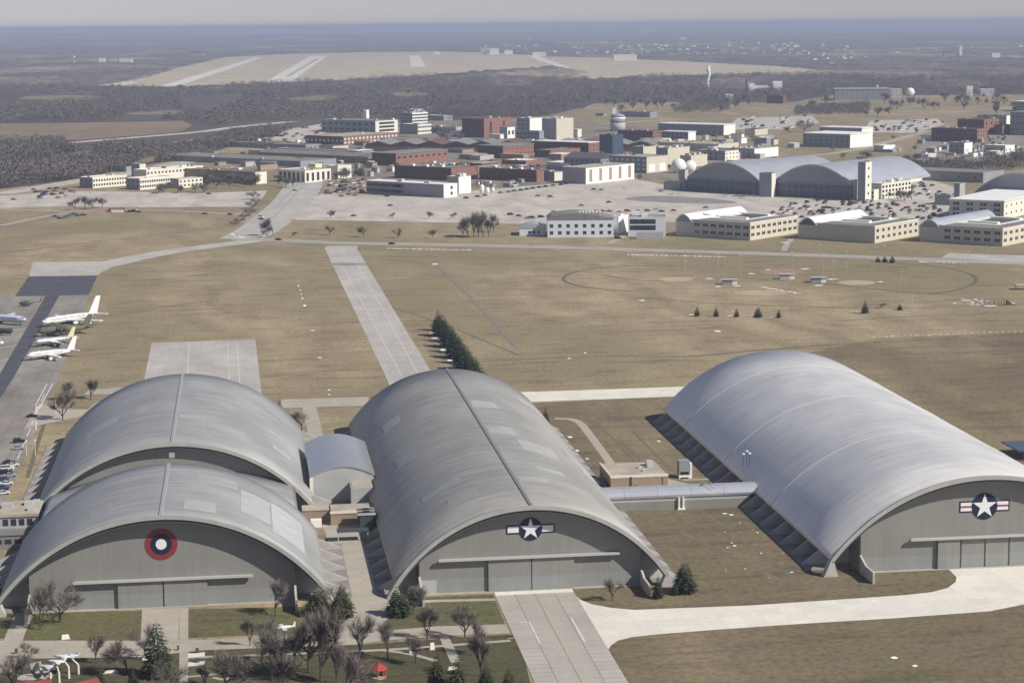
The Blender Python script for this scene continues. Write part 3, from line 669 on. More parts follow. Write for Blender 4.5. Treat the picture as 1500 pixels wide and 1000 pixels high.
for par, hf, z_, ap_, L_, nn_ in ((mid, 39.4, 3.6, 25.0, 234, 12), (leftf, 45.2, 4.0, 26.6, 64, 3), (leftb, 45.4, 4.0, 26.4, 132, 7)):
    for k in range(nn_):
        x0 = round(rp_.uniform(-hf * .9, hf * .78) / 3) * 3.0; w_ = rp_.choice([6, 9, 12]); y0 = round(rp_.uniform(0, L_ - 20) / 6.1) * 6.1; x1 = min(x0 + w_, hf * .97)
        if x0 < 1 and x1 > -1: x0, x1 = 1.2, 1.2 + w_
        roof_panel(par, hf, z_, ap_, x0, x1, y0, y0 + 6.05 * rp_.choice([1, 2, 2, 3]), PAN[rp_.choice([0, 1, 1, 2, 2] if x0 > 0 else [1, 1, 2])])
roof_panel(leftf, 45.2, 4.0, 26.6, 22, 30.5, 18, 46, PAN[0]); roof_panel(leftf, 45.2, 4.0, 26.6, 30.9, 40, 12, 48, mat('roof_panel_bright', (.56, .57, .57), .45, .28, noise=.1, nscale=.2))
for k in range(5):      # rust and dirt runs from the ridge and edge
    pass
insignia(mid, 0, 17.8, 'bars'); insignia(right, 0, 18.4, 'redbars'); insignia(leftf, -.2, 17.9, 'roundel')
# small details on the gables
b = MB(); b.box(-31.6, -27.2, -.4, -.05, .14, 3.9); b.build('side_door', GREYW, mid)
for s in (-1, 1):
    b = MB(); b.box(s * 29.5 - 1.5 if s < 0 else 26, s * 29.5 + .2 if s < 0 else 27.6, -.8, -.01, 12.5, 13.2)
# antenna cluster on the right hangar roof
q = P(1094, 661, 20); an = empty('roof_antenna', (q.x, q.y, 17.2), 0, 'small white antenna cluster on the flank of the silver roof', 'antenna')
for dx, dy, h in ((0, 0, 2.6), (1.2, 1, 1.6), (-1.3, -.5, 1.8)):
    b = MB(); b.tube((dx, dy, -2), (dx, dy, h), .09, .09); b.build('mast', STEELD, an); b = MB(); b.lathe([(.05, 0), (.5, .15), (.5, .45), (.05, .6)], 10, 'z', (dx, dy, h)); b.build('dish', WHITEW, an)

# ---- covered walkway from the middle hangar to the right one
ya = 656.0
lk = empty('covered_walkway', (112, ya, 0), 0, 'long silver-roofed walkway between the middle and right hangars', 'walkway')
prof = [(-3.4, 4.2), (-3.5, 5.0), (-3.0, 6.4), (-1.8, 7.3), (0, 7.7), (1.8, 7.3), (3.0, 6.4), (3.5, 5.0), (3.4, 4.2)]
b = MB(); n_ = len(prof)
for k in range(5):
    xa, xb = k * 11.3 + .04, (k + 1) * 11.3 - .04
    bb = MB(); bb.prism(prof, xa, xb, 'x'); bb.build('roof_section', mat('walkway_silver', (.66, .67, .70), .32, .6, noise=.04, nscale=.2), lk, smooth=False)
b = MB(); b.box(0, 54, -3.0, 3.0, 0, 4.19); b.build('wall', GWALL, lk)
b = MB(); b.box(0, 54, -3.04, -3.0, 2.9, 4.1); b.build('upper_wall_panel', GREYW, lk)  # grey band along the top of the front wall
for x in (5.5, 30.5):
    b = MB(); b.box(x - 1, x - .5, -3.8, -3.05, 0, 4.1); b.box(x + .5, x + 1, -3.8, -3.05, 0, 4.1); b.box(x - 1.3, x + 1.3, -4.2, -3.06, 0, .4); b.build('pillar', WHITEW, lk)

# ================================================================== generic building
def solve_len(M, d, px_target, lo=.5, hi=900):
    f = lambda t: proj((M.x + d.x * t, M.y + d.y * t, 0))[0] - px_target
    a, b_ = lo, hi; fa = f(a)
    if fa * f(b_) > 0: return 12.0
    for _ in range(50):
        c = (a + b_) / 2
        if f(c) * fa > 0: a = c
        else: b_ = c
    return a
WINM = {}
def win_mesh(w_, h_, mname='GLASS'):
    k = (round(w_, 2), round(h_, 2), mname)
    if k not in WINM:
        b = MB(); b.box(-w_ / 2, w_ / 2, -.10, .02, -h_ / 2, h_ / 2); WINM[k] = b.mesh('window', MAT[mname] if mname in MAT else GLASS)
    return WINM[k]
def windows(parent, p0, d, nrm_rz, L, rows, cols, z0, z1, w_, h_, mname='dark_window_glass', pair=False, x0=0.0, x1=1.0):
    """window boxes along a wall starting at p0 going d*L, each an object"""
    for r in range(rows):
        z = z0 + (z1 - z0) * (r + .5) / rows
        for c in range(cols):
            t = x0 + (x1 - x0) * (c + .5) / cols
            for s in ((-.62, .62) if pair else (0,)):
                o = bpy.data.objects.new('window', win_mesh(w_, h_, mname)); o.parent = parent
                tt = t * L + s * w_; o.location = (p0[0] + d[0] * tt, p0[1] + d[1] * tt, z); o.rotation_euler = (0, 0, nrm_rz); link(o)
TH = R(-46)
def bld(label, cat, M, xL, xR, h, wall, roof, th=None, fw=None, sw=None, name='building', roofk='flat', depth=None, length=None, wall2=None, parapet=.6, equip=0, win='dark_window_glass', wz=None, z0=0, rp=None):
    """M = pixel of the nearest ground corner; walls run left to column xL and right/back to xR; h in pixels at M"""
    th = TH if th is None else R(th); Mw = P(*M); u = Vector((math.cos(th), math.sin(th))); v = Vector((-u.y, u.x))
    Lx = length or solve_len(Mw, -u, xL); Ly = depth or solve_len(Mw, v, xR); H = h * mpp(*M) / math.cos(PITCH)
    Lx = min(Lx, 420); Ly = min(Ly, 260)
    rt = empty(name, (Mw.x, Mw.y, 0), th, label, cat)
    b = MB(); b.box(-Lx, 0, 0, Ly, -.3 + z0, H - .01); b.build('wall', wall, rt)
    if wall2: b = MB(); b.box(.0, .12, .1, Ly - .1, 0, H - .02); b.build('end_wall', wall2, rt)  # sunlit side put into the colour: end wall paler than the shaded front
    if roofk == 'flat':
        b = MB(); b.box(-Lx + .35, -.35, .35, Ly - .35, H, H + .12); r_ = b.build('roof', roof, rt)
        b = MB(); pz = parapet
        for q in ((-Lx - .05, .05, -.05, .35), (-Lx - .05, .05, Ly - .35, Ly + .05), (-Lx - .05, -Lx + .35, .35, Ly - .35), (-.35, .05, .35, Ly - .35)): b.box(*q, H, H + pz)
        b.build('parapet', rp or wall, rt)
    elif roofk == 'slab':
        b = MB(); b.box(-Lx - .8, .8, -.8, Ly + .8, H, H + max(.7, .06 * H)); r_ = b.build('roof', roof, rt)
    elif roofk == 'gable':      # ridge along the length
        b = MB(); b.prism([(-.6, H), (Ly / 2, H + Ly * .17), (Ly + .6, H)], -Lx - .5, .5, 'x'); r_ = b.build('roof', roof, rt)
    elif roofk == 'barrel_y':   # vault along the depth
        n = 14; rise = Lx * .16; b = MB(); b.prism([(-Lx - .3 + (Lx + .6) * i / n, H + rise * math.sin(math.pi * i / n)) for i in range(n + 1)], -.4, Ly + .4, 'y'); r_ = b.build('roof', roof, rt)
    elif roofk == 'barrel_x':
        n = 12; rise = Ly * .16; b = MB(); b.prism([(-.3 + (Ly + .6) * i / n, H + rise * math.sin(math.pi * i / n)) for i in range(n + 1)], -Lx - .4, .4, 'x'); r_ = b.build('roof', roof, rt)
    rr = random.Random(int(M[0] * 7 + M[1]))
    for k in range(equip):
        s = rr.uniform(1.2, 3.2); x = rr.uniform(-Lx + 3, -3) if Lx > 7 else -Lx / 2; yy = rr.uniform(3, Ly - 3) if Ly > 7 else Ly / 2
        b = MB(); b.box(x - s, x + s, yy - s * .7, yy + s * .7, H + .12, H + .12 + s * .9); b.build('roof_unit', rr.choice([EQUIP, GREYW, WHITEW]), rt)
    wz = wz or (.08, .95)
    if fw:   # rows, cols, w, h (metres), pair, x0, x1
        windows(rt, (-Lx, -.0), (1, 0), 0, Lx, fw[0], fw[1], H * wz[0], H * wz[1], fw[2], fw[3], win, fw[4] if len(fw) > 4 else False, *(fw[5:7] if len(fw) > 5 else (0, 1)))
    if sw:
        xw = .12 if wall2 else 0
        windows(rt, (xw, 0), (0, 1), math.pi / 2, Ly, sw[0], sw[1], H * wz[0], H * wz[1], sw[2], sw[3], win, sw[4] if len(sw) > 4 else False, *(sw[5:7] if len(sw) > 5 else (0, 1)))
    if 'windowless' not in label and not fw and H > 5 and Lx > 18 and wall not in (WHITEW, CREAM) and rr.random() < .85:
        rws = max(1, min(3, int(H / 5))); cl = max(3, min(11, int(Lx / 7))); windows(rt, (-Lx, 0), (1, 0), 0, Lx, rws, cl, H * .1, H * .95, rr.uniform(1.6, 3.4), rr.uniform(1.3, 2.2), win)
    if 'windowless' not in label and not sw and H > 5 and Ly > 18 and wall2 not in (WHITEW, BEIGE) and rr.random() < .75:
        rws = max(1, min(3, int(H / 5))); cl = max(3, min(10, int(Ly / 7))); windows(rt, (.12 if wall2 else 0, 0), (0, 1), math.pi / 2, Ly, rws, cl, H * .1, H * .95, rr.uniform(1.4, 2.6), rr.uniform(1.2, 2), win)
    if roofk == 'flat' and Lx > 14 and Ly > 12:
        for k in range(rr.randint(1, 4)):
            s = rr.uniform(.8, 2.4); x = rr.uniform(-Lx + 3, -3); yy = rr.uniform(3, Ly - 3); q_ = H + .12
            b = MB(); b.box(x - s, x + s * rr.uniform(.6, 2), yy - s * .6, yy + s * .6, q_, q_ + s * .8); b.build('roof_unit', rr.choice([EQUIP, GREYW, WHITEW, STEELD]), rt)
    rt['LxLyH'] = (Lx, Ly, H); return rt, Lx, Ly, H

# ---------------- near service buildings
def boxb(name, parent, m, x0, x1, y0, y1, z0, z1): b = MB(); b.box(x0, x1, y0, y1, z0, z1); return b.build(name, m, parent)
t = empty('service_building', (21.5, 684, 0), 0, 'small grey vaulted building squeezed between the left and middle hangars', 'service building')
n = 16; b = MB(); b.prism([(-.6 + 21.5 * i / n, 9.2 + 3.9 * math.sin(math.pi * i / n)) for i in range(n + 1)], -1.2, 56, 'y')
arc = [(20.3 * i / n, 9.0 + 2.7 * math.sin(math.pi * i / n)) for i in range(n + 1)]
V = MB(); out = [(-1 + 22.3 * i / n, 9.0 + 3.3 * math.sin(math.pi * i / n)) for i in range(n + 1)]; inn = [(p[0], p[1] - .5) for p in out]
V.prism(out + inn[::-1], -.5, 56, 'y'); V.build('roof', mat('blue_grey_vault', (.50, .50, .50), .2, .55, noise=.06, nscale=.1), t)
b = MB(); b.prism([(0, 0), (20.3, 0)] + arc[::-1], -.3, 54, 'y'); b.build('wall', GREYW, t)
boxb('pilaster', t, CREAM, -1.0, .2, -.5, .2, 0, 8.7)
boxb('annex', t, GREYW, 12.5, 21.5, -10, 30, 0, 6.6); boxb('annex_roof', t, TANR, 13, 21, -9.6, 29.5, 6.6, 6.75)
for k in range(9): boxb('parapet_post', t, WHITEW, 20.4, 21.2, k * 3.3 + .4, k * 3.3 + 1.7, 6.76, 7.6)
yb_ = P(500, 769).y; ybk_ = P(500, 738, 4.4).y
t = empty('service_building', (20, yb_, 0), 0, 'low brown building with tan flat roof in front of the small grey vaulted one', 'service building')
boxb('wall', t, BROWNW, 6, 24.5, 0, ybk_ - yb_, 0, 4.3); boxb('roof', t, TANR, 6.2, 24.3, .2, ybk_ - yb_ - .3, 4.3, 4.5); boxb('cornice', t, CREAM, 5.8, 24.7, -.25, .2, 3.9, 4.7)
boxb('wing', t, BROWNW, -3, 6, 5, 12, 0, 4.0); boxb('wing_roof', t, TANR, -3, 5.8, 4.8, 12.2, 4.0, 4.3)
boxb('generator', t, WHITEW, -.5, 3.0, -1.5, 1, 0, 2.4)
for x in (14.5, 18): b = MB(); b.lathe([(.3, 0), (.3, .25)], 10, 'z', (x, -.2, 2)); b.build('wall_lamp', WHITEW, t)
t = empty('cooling_unit', (37, 643, 0), 0, 'dark cooling unit on stilts beside the middle hangar', 'cooling unit')
boxb('cabinet', t, STEELD, -2.6, 2.6, -3.6, 3.6, 1.6, 6.0)
boxb('frame', t, EQUIP, -2.9, 2.9, -3.9, -3.6, 5.5, 6.2); boxb('frame', t, EQUIP, -2.9, 2.9, 3.6, 3.9, 5.5, 6.2); boxb('frame', t, EQUIP, -2.9, 2.9, -.2, .2, 6.0, 6.25)
for x in (-2.6, 2.3):
    for yy in (-3.6, 3.3): boxb('leg', t, EQUIP, x, x + .3, yy, yy + .3, 0, 5.6)
for yy in (-1.8, 1.8): b = MB(); b.lathe([(1.3, 0), (1.3, .35), (1.1, .35)], 16, 'z', (0, yy, 6.0)); b.build('fan', DARK, t)
boxb('side_tower', t, STEELD, 2.8, 6.5, -5, 4, 0, 3.2)
t = empty('canopy', (27, 627, 0), 0, 'dark flat canopy on posts over the alley by the middle hangar', 'canopy')
boxb('roof', t, STEELD, 0, 10, 0, 4.5, 3.2, 3.5)
for x in (.2, 9.5): boxb('post', t, EQUIP, x, x + .25, .3, .55, 0, 3.2)
# low building at the left edge
ex_ = P(62, 752, 6)
t = empty('entrance_building', (ex_.x + 1.5, 637, 0), 0, 'low tan-roofed entrance building against the left edge with dark ribbon windows', 'entrance building')
boxb('upper_wall', t, GREYW, -60, -1.5, 6, 26, 0, 9.0); boxb('roof', t, TANR, -60, -1.8, 6.3, 25.7, 9.0, 9.2)
boxb('roof_edge', t, TANR, -60, -1.3, 5.6, 6.3, 8.6, 9.5)
boxb('lower_wall', t, GWALL, -60, -3, -2, 5.9, 0, 4.6); boxb('lower_roof', t, GREYR, -60, -2.8, -2.3, 5.8, 4.6, 4.9)
for k in range(11): boxb('window', t, GLASS, -4.8 - k * 2.5, -3.2 - k * 2.5, 5.85, 5.99, 5.9, 7.9)
for k in range(8): boxb('window', t, GLASS, -8.0 - k * 3, -6 - k * 3, -2.12, -2.01, 2.0, 3.4)
for k, (x, yy, s) in enumerate(((-4, 12, 1.2), (-5.5, 20, 1.4), (-3.5, 23, 1.0), (-12, 17, 1.7))): boxb('roof_unit', t, EQUIP if k < 3 else GREYW, x - s, x + s, yy - s, yy + s, 9.2, 9.2 + s * .8)
t2 = empty('low_wall', (-86, 612, 0), 0, 'low dark fence wall with white coping left of the roundel hangar', 'wall'); boxb('wall', t2, GREYW, -40, 6, 0, .4, 0, 1.6); boxb('coping', t2, WHITEW, -40, 6, -.1, .5, 1.6, 1.85)
# utility building beyond the walkway
ux, uy = P(892, 718).x, 716.0
t = empty('utility_building', (P(893, 720).x, P(893, 722).y, 0), 0, 'flat-roofed tan utility building just behind the covered walkway', 'utility building')
Lu = P(976, 716).x - P(893, 720).x
boxb('wall', t, BROWNW, 0, Lu, 0, 22, 0, 5.6); boxb('roof', t, TANR, .3, Lu - .3, .3, 21.7, 5.6, 5.75); boxb('roof_edge', t, CREAM, -.1, Lu + .1, -.12, .3, 5.2, 6.1); boxb('roof_edge', t, CREAM, -.1, .3, .3, 22, 5.5, 6.1)
for x, yy, s in ((Lu * .62, 12, .6), (Lu * .83, 16, 1.2), (Lu * .65, 7, .5), (Lu * .8, 13, .8)): boxb('roof_unit', t, EQUIP, x - s, x + s, yy - s, yy + s, 5.75, 5.75 + 1.5 * s)
for x, w_, hh in ((Lu * .33, .8, 5.5), (Lu * .42, .5, 2.6), (Lu * .9, .2, 5)): boxb('downpipe', t, STEELD if hh > 3 else BRICKD, x, x + w_, -.14, -.0, .1, hh)
boxb('side_plant', t, STEELD, -7, -1, 2, 12, 0, 3.0)
qx = P(1001, 699); t = empty('cooling_tower', (qx.x, qx.y, 0), 0, 'small white and grey cooling tower beside the tan utility building', 'cooling tower')
boxb('casing', t, METSHADE, -1.9, 1.9, -1.9, 1.9, 1.2, 6.4); boxb('louvre', t, DARK, -1.5, 1.5, -1.96, -1.9, 1.5, 2.5); boxb('base', t, WHITEW, -2, 2, -2, 2, .5, 1.2); boxb('ladder_frame', t, WHITEW, 2.1, 2.8, -1.6, 1.6, 0, 5.4)
for x in (-2, 1.5): boxb('leg', t, WHITEW, x, x + .5, -2, -1.5, 0, .5)

# ---------------- the base behind: white and brown buildings
bld('long cream two-storey building at the left end of the base', 'office block', (136, 276), 117, 186, 15, METSHADE, CREAM, wall2=CREAM, sw=(2, 13, 2.0, 2.2), rp=CREAM)
bld('cream three-storey building beside the bare trees with two window rows', 'office block', (205, 278.5), 185, 252, 16, METSHADE, CREAM, wall2=CREAM, sw=(2, 14, 2.0, 2.2), rp=CREAM)
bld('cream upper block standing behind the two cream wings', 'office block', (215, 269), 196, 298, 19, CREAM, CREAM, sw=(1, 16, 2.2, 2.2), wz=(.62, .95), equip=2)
bld('small cream stair tower over the left cream wings', 'tower', (205, 262), 193, 214, 21, METSHADE, WHITER, wall2=CREAM)
bld('cream rear wing ending by a dark tree', 'office block', (262, 276), 250, 297, 13, METSHADE, CREAM, wall2=CREAM, sw=(2, 6, 2.2, 2.0))
bld('low dark flat building behind the cream wings at the left', 'building', (185, 252), 148, 196, 7, METSHADE, DARKR)
bld('long brown low building behind the bare trees by the road', 'building', (374, 270), 300, 391, 17, BROWNW, GREYR, wall2=CREAM, length=150, fw=(1, 14, 1.2, 1.6), equip=3)
bld('small white rooftop block over the long brown building', 'building', (350, 257), 336, 355, 10, WHITEW, WHITER)
bld('white columned hall with tall dark windows at the head of the main road', 'hall', (447, 268), 408, 485, 17, CREAM, TANR, fw=(1, 6, 3.4, 9), sw=(1, 5, 3.6, 8.5), wz=(.1, .85), rp=CREAM)
bld('pale yellow raised block over the columned hall', 'building', (462, 252), 452, 472, 11, YELW, TANR)
bld('white block with tree in front, right of the columned hall', 'building', (495, 262), 478, 515, 18, CREAM, WHITER)
bld('long grey flat-roofed building behind the columned hall', 'building', (440, 245), 300, 470, 8, METSHADE, GREYR, length=230, depth=60)
bld('showroom-like white building with glass front and bright white roof', 'office block', (650, 290), 537, 670, 19, METSHADE, WHITER, wall2=WHITEW, fw=(2, 11, 7.5, 3.0, False, .02, .47), sw=(2, 1, 3.2, 3, False, .35, .8), parapet=.4, rp=WHITEW, equip=2)
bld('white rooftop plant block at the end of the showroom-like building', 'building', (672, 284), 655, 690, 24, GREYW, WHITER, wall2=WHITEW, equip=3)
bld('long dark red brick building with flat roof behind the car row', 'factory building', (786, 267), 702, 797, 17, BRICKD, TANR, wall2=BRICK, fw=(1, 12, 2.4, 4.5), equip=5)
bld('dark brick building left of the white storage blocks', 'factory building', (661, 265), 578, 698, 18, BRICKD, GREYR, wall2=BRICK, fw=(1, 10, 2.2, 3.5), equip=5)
bld('green-roofed brick hall in the middle of the works', 'factory building', (580, 243), 545, 656, 17, BRICKD, GREENR, wall2=BRICK, roofk='slab', sw=(1, 9, 5, 2.2), wz=(.45, .9))
bld('second green-roofed brick hall, right of the sawtooth roofs', 'factory building', (737, 232), 700, 782, 17, BRICKD, GREENR, wall2=BRICK, roofk='slab')
bld('low white-edged brick annex below the second green roof', 'factory building', (770, 242), 735, 795, 6, BRICK, WHITER)
bld('tan flat-roofed building in the yard behind the showroom', 'building', (700, 250), 640, 760, 6, BROWNW, TANR, equip=6, depth=40)
bld('grey low sheds behind the brick halls', 'building', (640, 212), 470, 700, 5, METSHADE, GREYR, length=250, depth=50)
bld('long grey-roofed shed left of the sawtooth roofs', 'shed', (540, 240), 437, 560, 10, BROWNW, GREYR, roofk='gable', length=180)
bld('teal-roofed low building left of the brick halls', 'building', (530, 230), 435, 548, 7, METSHADE, GREENR, length=150)
bld('dark low sheds above the columned hall', 'shed', (448, 220), 380, 470, 7, METSHADE, GREYR, length=130)
bld('flat dark building on the slope left of the works', 'building', (400, 218), 355, 420, 7, METSHADE, DARKR, length=100)
bld('long red and white brick office with rows of windows', 'office block', (503, 213), 448, 583, 12, BRICKD, TANR, wall2=BRICK, sw=(2, 15, 3.2, 2.6), win='cream_wall', fw=(1, 9, 3, 3))
bld('dark blue-grey laboratory at the edge of the woods', 'laboratory', (550, 196), 471, 583, 18, METSHADE, GREYR, wall2=CREAM, sw=(3, 1, 34, 3.2), fw=(2, 9, 6, 3), equip=5)
bld('thin white rooftop mast block on the blue-grey laboratory', 'tower', (537, 184), 532, 541, 22, WHITEW, WHITER)
bld('white stepped five-storey building behind the works', 'hospital', (604, 186), 587, 627, 20, METSHADE, WHITER, wall2=WHITEW, sw=(4, 7, 5, 2.6), fw=(4, 4, 4, 2.6), equip=3)
bld('white crown storey on the stepped five-storey building', 'tower', (607, 170), 597, 620, 9, WHITEW, WHITER)
bld('lower white wing in front of the stepped five-storey building', 'hospital', (612, 197), 586, 632, 14, METSHADE, WHITER, wall2=CREAM, sw=(2, 6, 4, 2.4))
bld('low white building in front of the dark wood', 'building', (650, 177), 622, 663, 7, METSHADE, WHITER)
bld('white-fronted low block between white tower and brick tower', 'building', (668, 196), 632, 690, 9, GREYW, GREYR, equip=2, fw=(1, 9, 3, 3))
bld('dark red brick tower block, seven storeys and windowless', 'tower', (709, 202), 677, 748, 27, BRICKD, BRICKD, wall2=BRICK, sw=(1, 2, 4, 18), equip=2, rp=BRICK)
bld('grey cube building in front of the brick tower', 'building', (743, 203), 732, 754, 16, METSHADE, GREYR, wall2=WHITEW, sw=(1, 2, 4, 6))
bld('grey and white tall block beside the beige cube', 'laboratory', (776, 193), 757, 795, 19, METSHADE, WHITER, wall2=WHITEW, equip=3)
bld('lower grey laboratory in front of the grey and white block', 'laboratory', (790, 207), 756, 797, 14, METSHADE, GREYR, fw=(2, 8, 3, 2.4))
bld('tall windowless beige cube building', 'laboratory', (815, 206), 794, 840, 31, GREYW, CREAM, wall2=BEIGE, equip=5)
bld('small white annex at the foot of the beige cube', 'building', (846, 201), 839, 852, 11, CREAM, WHITER)
bld('long dark building with bright flat roof edge right of the works', 'factory building', (862, 226), 785, 878, 16, BRICKD, WHITER, wall2=BRICK, roofk='slab', fw=(1, 14, 3.5, 3))
bld('red brick low wing below the bright flat roof edge', 'factory building', (806, 231), 783, 850, 10, BRICKD, GREYR, wall2=BRICK)
bld('dark blue glass cube in front of the round tower', 'laboratory', (897, 229), 878, 913, 30, BLUEG, DARKR, wall2=BLUEG, equip=1, fw=(1, 3, 4, 16), win='blue_dark_glass')
bld('red brick laboratory with white windows right of the round tower', 'laboratory', (956, 208), 905, 969, 15, BRICKD, BRICKD, wall2=BRICK, fw=(2, 10, 3, 2.4), sw=(3, 4, 3, 2), equip=2)
bld('long white-roofed warehouse behind the brick laboratory', 'warehouse', (1060, 199), 964, 1077, 15, METSHADE, WHITER, wall2=WHITEW, roofk='slab')
bld('small white-roofed shed in front of the long warehouse', 'shed', (1008, 206), 969, 1019, 12, METSHADE, WHITER, wall2=WHITEW, roofk='slab')
bld('low dark building on the field behind the round tower', 'building', (952, 172), 908, 962, 7, METSHADE, DARKR)
bld('tiny dark shed on the field left of the low dark building', 'shed', (884, 170), 872, 888, 3, METSHADE, DARKR)
bld('big beige wind tunnel hall, shaded dark front and sunlit beige side', 'laboratory', (947, 254), 892, 978, 23, METSHADE, TANR, wall2=BEIGE, sw=(1, 2, 12, 8), win='white_wall', wz=(.02, .6))
bld('beige cube on the left of the wind tunnel hall', 'laboratory', (942, 238), 925, 961, 22, METSHADE, TANR, wall2=BEIGE)
bld('tall beige block behind the wind tunnel hall', 'laboratory', (978, 244), 961, 1010, 26, METSHADE, TANR, wall2=BEIGE, equip=4)
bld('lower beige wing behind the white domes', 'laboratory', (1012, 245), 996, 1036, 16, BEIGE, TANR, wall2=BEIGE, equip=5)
bld('dark low block above the left domed hangar', 'laboratory', (1062, 236), 1020, 1082, 14, METSHADE, GREYR, wall2=CREAM, equip=4)
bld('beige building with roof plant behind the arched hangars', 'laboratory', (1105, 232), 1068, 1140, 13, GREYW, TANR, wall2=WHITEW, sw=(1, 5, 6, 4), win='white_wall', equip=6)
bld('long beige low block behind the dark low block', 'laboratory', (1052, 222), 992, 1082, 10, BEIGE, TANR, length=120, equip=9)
bld('white strip building with tall dark panels', 'laboratory', (858, 270), 824, 929, 23, METSHADE, TANR, wall2=WHITEW, sw=(1, 5, 5, 12.5), fw=(1, 2, 8, 4, False, .3, .8), win='brown_block', wz=(.05, .98))
bld('dark gabled hall behind the white strip building', 'factory building', (880, 250), 826, 905, 17, METSHADE, DARKR, roofk='gable')
bld('rounded dark shed in front of the dark gabled hall', 'shed', (824, 252), 800, 836, 9, METSHADE, DARKR, roofk='barrel_x')
bld('cream cube at the end of the long dark red brick building', 'building', (812, 266), 796, 828, 13, METSHADE, TANR, wall2=CREAM)
# sawtooth roofs
saw = empty('sawtooth_hall', P(535, 222), TH, 'brick works hall under a row of zigzag sawtooth roofs', 'factory building'); S0 = P(535, 222)
u2 = Vector((math.cos(TH), math.sin(TH)))
Ls = solve_len(S0, Vector((.82, -.57)), 790); saw.rotation_euler = (0, 0, math.atan2(-.57, .82) + R(18)); Ls = 150
ns = 11; uw = 34
b = MB(); b.box(0, ns * uw, 0, 70, -.2, 9); b.build('wall', BRICKD, saw)
for k in range(ns): 
    b = MB(); b.prism([(k * uw + .1, 9), ((k + 1) * uw - .1, 9), ((k + .5) * uw, 14)], -1, 71, 'y'); b.build('roof_bay', [GREENR, GREYR, BRICKD][k % 3], saw)
    b = MB(); b.prism([(k * uw + 3, 9.6), ((k + 1) * uw - 3, 9.6), ((k + .5) * uw, 12.9)], -1.2, -1.02, 'y'); b.build('bay_window', GLASS, saw)
# the round tower
q = P(905, 192); m_ = mpp(905, 192); t = empty('round_tower', q, 0, 'round grey tower with a dark band and low domed top', 'tower')
rr_ = 10.8 * m_
b = MB(); b.lathe([(rr_, 0), (rr_, 13 * m_)], 28); b.build('drum', GREYW, t, smooth=True); b = MB(); b.lathe([(rr_ * 1.03, 13 * m_ + .1), (rr_ * 1.03, 17 * m_)], 28); b.build('dark_band', METSHADE, t, smooth=True)
b = MB(); b.lathe([(rr_ * 1.03, 17 * m_ + .1), (rr_ * 1.03, 20 * m_)], 28); b.build('pale_band', WHITEW, t, smooth=True)
b = MB(); b.lathe([(rr_ * .98, 20 * m_ + .1), (rr_ * .9, 23 * m_), (rr_ * .5, 25 * m_), (.2, 26 * m_)], 28); b.build('domed_roof', METSHADE, t, smooth=True)
def dome(label, px, py, rpx, m=WHITEW, z=0, name='radome', cat='dome'):
    q = P(px, py); r = rpx * mpp(px, py); t = empty(name, (q.x, q.y, 0), 0, label, cat)
    prof = [(max(.05, r * math.cos(R(a))), r * .9 + z + r * math.sin(R(a))) for a in range(-60, 91, 12)]
    b = MB(); b.lathe(prof, 24); b.build('shell', m, t, smooth=True); b = MB(); b.lathe([(r * .6, 0), (r * .6, r * .35 + z)], 16); b.build('base_ring', GREYW, t); return t
dome('larger of the two white domes beside the arched hangars', 994, 253, 11); dome('smaller white dome behind the larger one', 1011, 252, 9)
dome('small white rooftop-like dome by the grey and white block', 760, 184, 5)
t = dome('white ball water tower on the far hill', 1333, 141, 6.5, name='water_tower', cat='water tower')
# small tank farm by the white showroom
for k, (x, y, r, h) in enumerate(((706, 284, 3.5, 12), (714, 284, 3, 8), (722, 282, 2.5, 6))):
    q = P(x, y); m_ = mpp(x, y); t = empty('tank', q, 0, ['tallest of the three white tanks by the showroom-like building', 'middle one of the three white tanks by the showroom-like building', 'smallest of the three white tanks by the showroom-like building'][k], 'tank')
    b = MB(); b.lathe([(r * m_, 0), (r * m_, h * m_), (r * m_ * .5, (h + 1.4) * m_)], 14); b.build('shell', WHITEW, t, smooth=True); b = MB(); b.tube((r * m_, 0, 0), (r * m_, 0, h * m_), .25, .25); b.build('ladder', STEELD, t)

# ---------------- arched hangars at the back
def far_hangar(label, pl, pr, apex_y, deep, band, roofm, wallm, th=None, pylons=True):
    A = P(*pl); B = P(*pr); d = B - A; th = math.atan2(d.y, d.x); Lx = d.length; H = (((pl[1] + pr[1]) / 2) - apex_y) * mpp(*pr) * 1.02
    rt = empty('hangar', A, th, label, 'hangar'); n = 24; zt = band * mpp(*pr) * 1.0
    arcp = [(Lx * i / n, zt + (H - zt) * (1 - (2 * i / n - 1) ** 2)) for i in range(n + 1)]
    b = MB(); b.prism([(0, zt - 2), (Lx, zt - 2)] + arcp[::-1], 1, deep, 'y'); b.build('roof', roofm, rt, smooth=False)
    g_ = [(p[0], p[1] - .9) for p in arcp[1:-1]]
    b = MB(); b.prism([(1, zt)] + [(Lx - 1, zt)] + g_[::-1], 0, .95, 'y'); b.build('gable_wall', wallm, rt)
    b = MB(); rim = [(p[0], p[1] + .5) for p in arcp] + [(p[0], p[1] - 1.0) for p in arcp[::-1]]; b.prism(rim, -.6, .9, 'y'); b.build('roof_rim', FASC, rt)
    b = MB(); b.box(0, Lx, -.4, .9, 0, zt * .92); b.build('door_band', mat('hangar_door_dark', (.11, .135, .17), .6), rt)
    b = MB(); b.box(0, Lx, -1.0, .9, zt * .93, zt); b.build('door_track', METSHADE, rt)
    for k in range(1, 12): boxb('door_mullion', rt, METSHADE, Lx * k / 12 - .35, Lx * k / 12 + .35, -.7, -.41, 0, zt * .9)
    boxb('door_track', rt, METSHADE, 0, Lx, -.75, -.42, zt * .5, zt * .54)
    return rt, Lx, H, zt
